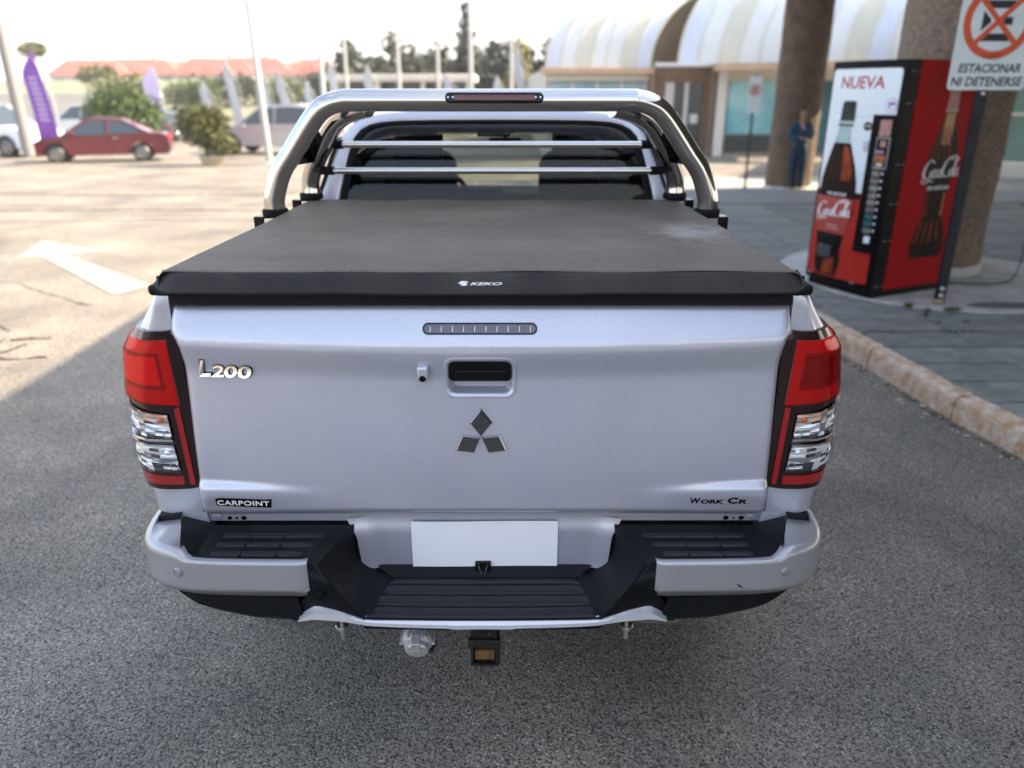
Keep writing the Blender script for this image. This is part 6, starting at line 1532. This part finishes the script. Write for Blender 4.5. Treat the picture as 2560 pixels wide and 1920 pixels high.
lp = thing('lamp_post', 'thick grey lamp post leaning at the left edge of the picture', 'lamp post', (-13.7, 23.3, 0)); m = MB(); m.tube([(0, 0, 0), (-.06, 0, 4), (-.15, 0, 9)], [.16, .145, .12], 14); m.build('shaft', 'pole_grey', lp); m = MB(); m.box((-.7, -.12, 8.95), (.1, .12, 9.1)); m.build('lamp_head', 'pole_grey', lp, bevel=.03)

# ================================================================ PLANTS
def leafcloud(lobes, n, size, seed, flat=0.0):
    rnd = random.Random(seed); m = MB(); tot = sum(l[3] * l[4] * l[5] for l in lobes)
    for (cx_, cy_, cz_, rx, ry, rz_) in lobes:
        for i in range(int(n * rx * ry * rz_ / tot) + 1):
            v = V(rnd.gauss(0, 1), rnd.gauss(0, 1), rnd.gauss(0, 1)).normalized() * (rnd.random() ** .42) * rnd.uniform(.8, 1.12)
            p = V(cx_ + v.x * rx, cy_ + v.y * ry, cz_ + v.z * rz_)
            if p.z < .03: continue
            a = V(rnd.gauss(0, 1), rnd.gauss(0, 1), rnd.gauss(0, .8)).normalized(); b = a.orthogonal().normalized(); b = Matrix.Rotation(rnd.uniform(0, 6.28), 3, a) @ b
            s = size * rnd.uniform(.5, 1.25); w = s * rnd.uniform(.35, .6); m.add([p - a * s, p + b * w, p + a * s, p - b * w + a.cross(b) * w * .5], [(0, 1, 2, 3)])
    return m
def tree(name, label, cat, loc, lobes, n, size, seed, mat, trunk, group=None):
    t = thing(name, label, cat, loc, 0, group); leafcloud(lobes, n, size, seed).build('crown', mat, t, smooth=0, fix=False)
    m = MB(); 
    for pth, r in trunk: m.tube(pth, r, 8)
    m.build('trunk', 'bark', t); return t
# big round bush and the potted shrub
tree('bush', 'large dense green bush standing behind the dark red sedan', 'bush', (-15.6, 33.6, -.55), [(0, 0, 1.5, 1.5, 1.2, 1.0), (-.8, 0, 1.3, .9, 1, .9), (.9, .2, 1.3, .8, 1, .9), (.2, 0, 2.1, .9, .9, .55), (-.5, 0, 1.95, .8, .8, .55)], 5200, .10, 21, 'leaf', [([(0, 0, 0), (0, 0, 1.2)], .12), ([(0, 0, .5), (.6, 0, 1.4)], .06), ([(0, 0, .5), (-.6, 0, 1.4)], .06)])
ps = thing('potted_shrub', 'olive green clipped shrub in a low pot on the open lot', 'potted plant', (-8.55, 23.3, gz(-8.55, 23.3)))
leafcloud([(0, 0, 1.05, .78, .65, .58), (-.25, 0, 1.35, .55, .5, .36), (.25, 0, 1.3, .5, .5, .38), (.30, 0, .70, .62, .55, .34), (.50, 0, .45, .45, .40, .22)], 5200, .065, 8, 0).build('crown', 'leaf_olive', ps, smooth=0, fix=False)
m = MB(); m.tube([(0, 0, .1), (.02, 0, .9)], .05, 8); m.tube([(0, 0, .3), (.25, .05, .8)], .025, 6); m.tube([(0, 0, .3), (-.25, -.05, .9)], .025, 6); m.build('trunk', 'bark', ps)
m = MB(); m.lathe([(.26, 0), (.34, .22), (.36, .22), (.36, .27), (.30, .27), (.29, .2), (.001, .2)], 24, Matrix.Translation((.12, 0, 0)), caps=False); m.build('pot', 'terracotta', ps)
TG = 'dark trees beyond the car park'
lab = ['dark tree at the left end of the tree line, behind the pale pole', 'low dark tree beside the leftmost dark tree', 'tall rounded dark tree behind the cream roofed pavilion', 'low dark tree between the rounded tree and the conifer', 'broad dark tree left of the tall conifer', 'broad dark tree right of the tall conifer', 'dark tree with a sparse top right of the conifer', 'dark tree left of the yellow tree', 'dark tree behind the left end of the striped vault', 'tall dark tree rising behind the striped vault']
for k, (az, el, wd) in enumerate([(-10.4, 3.7, 2.6), (-9.0, 2.8, 2.4), (-7.1, 4.2, 2.4), (-5.6, 2.6, 2.2), (-4.2, 3.6, 2.5), (-1.0, 3.7, 2.4), (.6, 3.8, 2.3), (1.6, 3.4, 2.2), (3.6, 4.0, 2.3), (4.9, 4.5, 2.5)]):
    d = 62 + 4 * (k % 3); h = 1.78 + d * math.tan(R(el)); rr = random.Random(k)
    lobes = [(rr.uniform(-.6, .6), 0, h * .35, wd, 1.8, h * .36), (rr.uniform(-.8, .8), 0, h * .62, wd * .75, 1.6, h * .27), (rr.uniform(-.5, .5), 0, h * .84, wd * .42, 1.2, h * .17), (wd * .5, 0, h * .5, wd * .5, 1.2, h * .2), (-wd * .5, 0, h * .55, wd * .5, 1.2, h * .2)]
    tree('dark_tree', lab[k], 'tree', (d * math.tan(R(az)), d, -.47), lobes + [(0, .3, h * .32, wd * 1.45, 1.8, h * .40), (wd * .9, .4, h * .45, wd * .7, 1.5, h * .28)], 4200, .30, 40 + k, 'leaf_dark', [([(0, 0, 0), (0, 0, h * .6)], .2), ([(0, 0, h * .3), (wd * .4, 0, h * .6)], .1)], TG)
d = 64; h = 1.78 + d * math.tan(R(5.9)); lobes = [(0, 0, h * (.12 + .11 * i), 1.9 - .21 * i, 1.5 - .15 * i, .62) for i in range(8)]
tree('conifer', 'tall narrow dark conifer rising above the other trees', 'tree', (d * math.tan(R(-2.4)), d, 0), lobes, 2600, .26, 77, 'leaf_dark', [([(0, 0, 0), (0, 0, h * .97)], [.22, .04])])
d = 52; tree('yellow_tree', 'small yellow-green tree between the dark trees and the striped vault', 'tree', (d * math.tan(R(1.25)), d, 0), [(0, 0, 2.2, 1.0, .9, 1.5), (.1, 0, 3.8, .7, .7, 1.1), (-.5, 0, 1.6, .7, .7, .9)], 1500, .2, 91, 'leaf_yellow', [([(0, 0, 0), (0, 0, 3)], .1)])
# broken green belt below the red roofs
GB = 'trees below the red roofed houses'
lab = ['yellow-green tree directly behind the large bush, below the red roofs', 'green tree right of the large bush', 'dark green tree left of the tall white pole', 'green tree just right of the tall white pole, below the roofs', 'green tree at the right end of the red roofs', 'small palm-like tree at the far left above the purple flag', 'pale green tree at the far left below the palm']
for k, (az, el0, el, wd, mt) in enumerate([(-24.6, 0, 1.3, 3.2, 'leaf_olive'), (-20.5, 0, 1.0, 3.0, 'leaf'), (-18.3, 0, 1.2, 3.2, 'leaf_dark'), (-15.2, 0, 1.0, 3.2, 'leaf_olive'), (-12.6, 0, 1.5, 2.4, 'leaf_dark'), (-29.2, 2.1, 3.1, 1.3, 'leaf_olive'), (-26.0, .4, 1.7, 2.2, 'leaf_olive')]):
    d = 78 + 3 * k; h = 1.78 + d * math.tan(R(el)); z0 = 1.78 + d * math.tan(R(el0)) if el0 else 0
    lobes = [(0, 0, lerp(z0, h, .5), wd, 1.6, (h - z0) * .5), (wd * .45, 0, lerp(z0, h, .62), wd * .6, 1.4, (h - z0) * .34), (-wd * .5, 0, lerp(z0, h, .4), wd * .6, 1.4, (h - z0) * .4)]
    tree('far_tree', lab[k], 'tree', (d * math.tan(R(az)), d, 0), lobes, 1100, .30, 120 + k, mt, [([(0, 0, 0), (0, 0, h * .8)], .18)], GB)

# ================================================================ FAR HOUSES, PAVILION
pmat('roof_red', (.24, .075, .06), .85, var=.25, vscale=.6); pmat('roof_orange', (.30, .13, .085), .85, var=.25, vscale=.6); pmat('house_cream', (.60, .52, .42), .9, var=.05, vscale=.4); pmat('house_white', (.66, .65, .62), .9); pmat('house_window', (.10, .11, .12), .3)
HG = 'red roofed houses on the rise behind the car park'
lab = ['leftmost red roofed house, just right of the purple flag top', 'red roofed house above the large green bush', 'red roofed house right of the large green bush', 'red roofed house left of the tall white pole', 'red roofed house behind the tall white pole', 'orange roofed house above the white feather flags', 'red roofed house at the right end of the row']
for k, (az, el, wd) in enumerate([(-26.2, 2.0, 11), (-23.4, 2.05, 12), (-21.0, 1.95, 10), (-18.9, 2.1, 12), (-16.6, 2.15, 12), (-14.6, 1.85, 10), (-12.7, 2.05, 8)]):
    d = 135 + 7 * (k % 3); zt = 1.78 + d * math.tan(R(el)); ze = zt - 2.4; x = d * math.tan(R(az))
    t = thing('house', lab[k], 'house', (x, d, 0), R(-az * .5), HG); h2 = wd / 2
    m = MB(); m.box((-h2, -4, 0), (h2, 4, ze)); m.build('wall', 'house_cream' if k % 2 else 'house_white', t)
    m = MB(); m.add([(-h2 - .5, -4.6, ze - .1), (h2 + .5, -4.6, ze - .1), (h2 + .5, 4.6, ze - .1), (-h2 - .5, 4.6, ze - .1), (-h2 + 2, 0, zt), (h2 - 2, 0, zt)], [(0, 1, 5, 4), (1, 2, 5), (2, 3, 4, 5), (3, 0, 4), (3, 2, 1, 0)]); rf = m.build('roof', 'roof_orange' if k in (5, 2) else 'roof_red', t, smooth=0)
    m = MB(); m.box((h2 * .3, -.4, zt - 1.2), (h2 * .3 + .8, .4, zt + .5)); m.build('chimney', 'house_cream', rf)
    for i in range(4):
        m = MB(); xx = -h2 + (i + .5) * wd / 4; m.box((xx - .6, -4.06, ze - 1.9), (xx + .6, -3.98, ze - .6)); m.build('window', 'house_window', t)
m = MB(); m.grid(lambda x, y: V(x, y, -.3 + 3.6 * sm((y - 70) / 60) * (1 - .25 * sm((x + 20) / 40))), lin(-140, 40, 20), lin(68, 240, 18)); tag(m.build('hill', pmat('hill_ground', (.20, .18, .12), .95, col2=(.12, .14, .06), vscale=.15), smooth=60), kind='structure')
pv = thing('pavilion', 'low pavilion with flat cream roof and dark openings behind the roll bar', 'pavilion', (-5.6, 47, 0))
m = MB(); m.box((-4.0, -2, 2.25), (4.2, 3, 2.62)); m.build('roof', 'wall_cream', pv, bevel=.05)
m = MB(); m.box((-3.6, 0, 0), (3.8, 2.6, 2.25)); m.build('wall', 'shop_glass_dark', pv)
for x in (-3.7, -1.2, 1.3, 3.8): m = MB(); m.box((x - .12, -1.8, 0), (x + .12, -1.5, 2.25)); m.build('post', 'wall_cream', pv)
fw = thing('boundary_wall', 'long pale beige wall at the far left behind the white cars', 'wall', (-33, 60, -.5)); m = MB(); m.box((-14, 0, 0), (8, .3, 2.0)); m.build('wall_panel', 'wall_cream', fw); m = MB(); m.box((-14.1, -.06, 2.0), (8.1, .36, 2.12)); m.build('coping', 'house_white', fw)

# ================================================================ light haze in the air
hm = bpy.data.materials.new('haze'); hm.use_nodes = True; nt = hm.node_tree; nt.nodes.remove(nt.nodes['Principled BSDF'])
pv_ = nt.nodes.new('ShaderNodeVolumePrincipled'); pv_.inputs['Color'].default_value = (.95, .95, .94, 1); pv_.inputs['Density'].default_value = .0007; pv_.inputs['Anisotropy'].default_value = .0
lk(nt, pv_.outputs[0], nt.nodes['Material Output'].inputs['Volume']); MATS['haze'] = hm
m = MB(); m.box((-265, -65, -2.0), (265, 330, 13)); hz = m.build('haze', 'haze', smooth=0); hz['kind'] = 'stuff'; hz['label'] = 'thin pale haze over the whole car park'
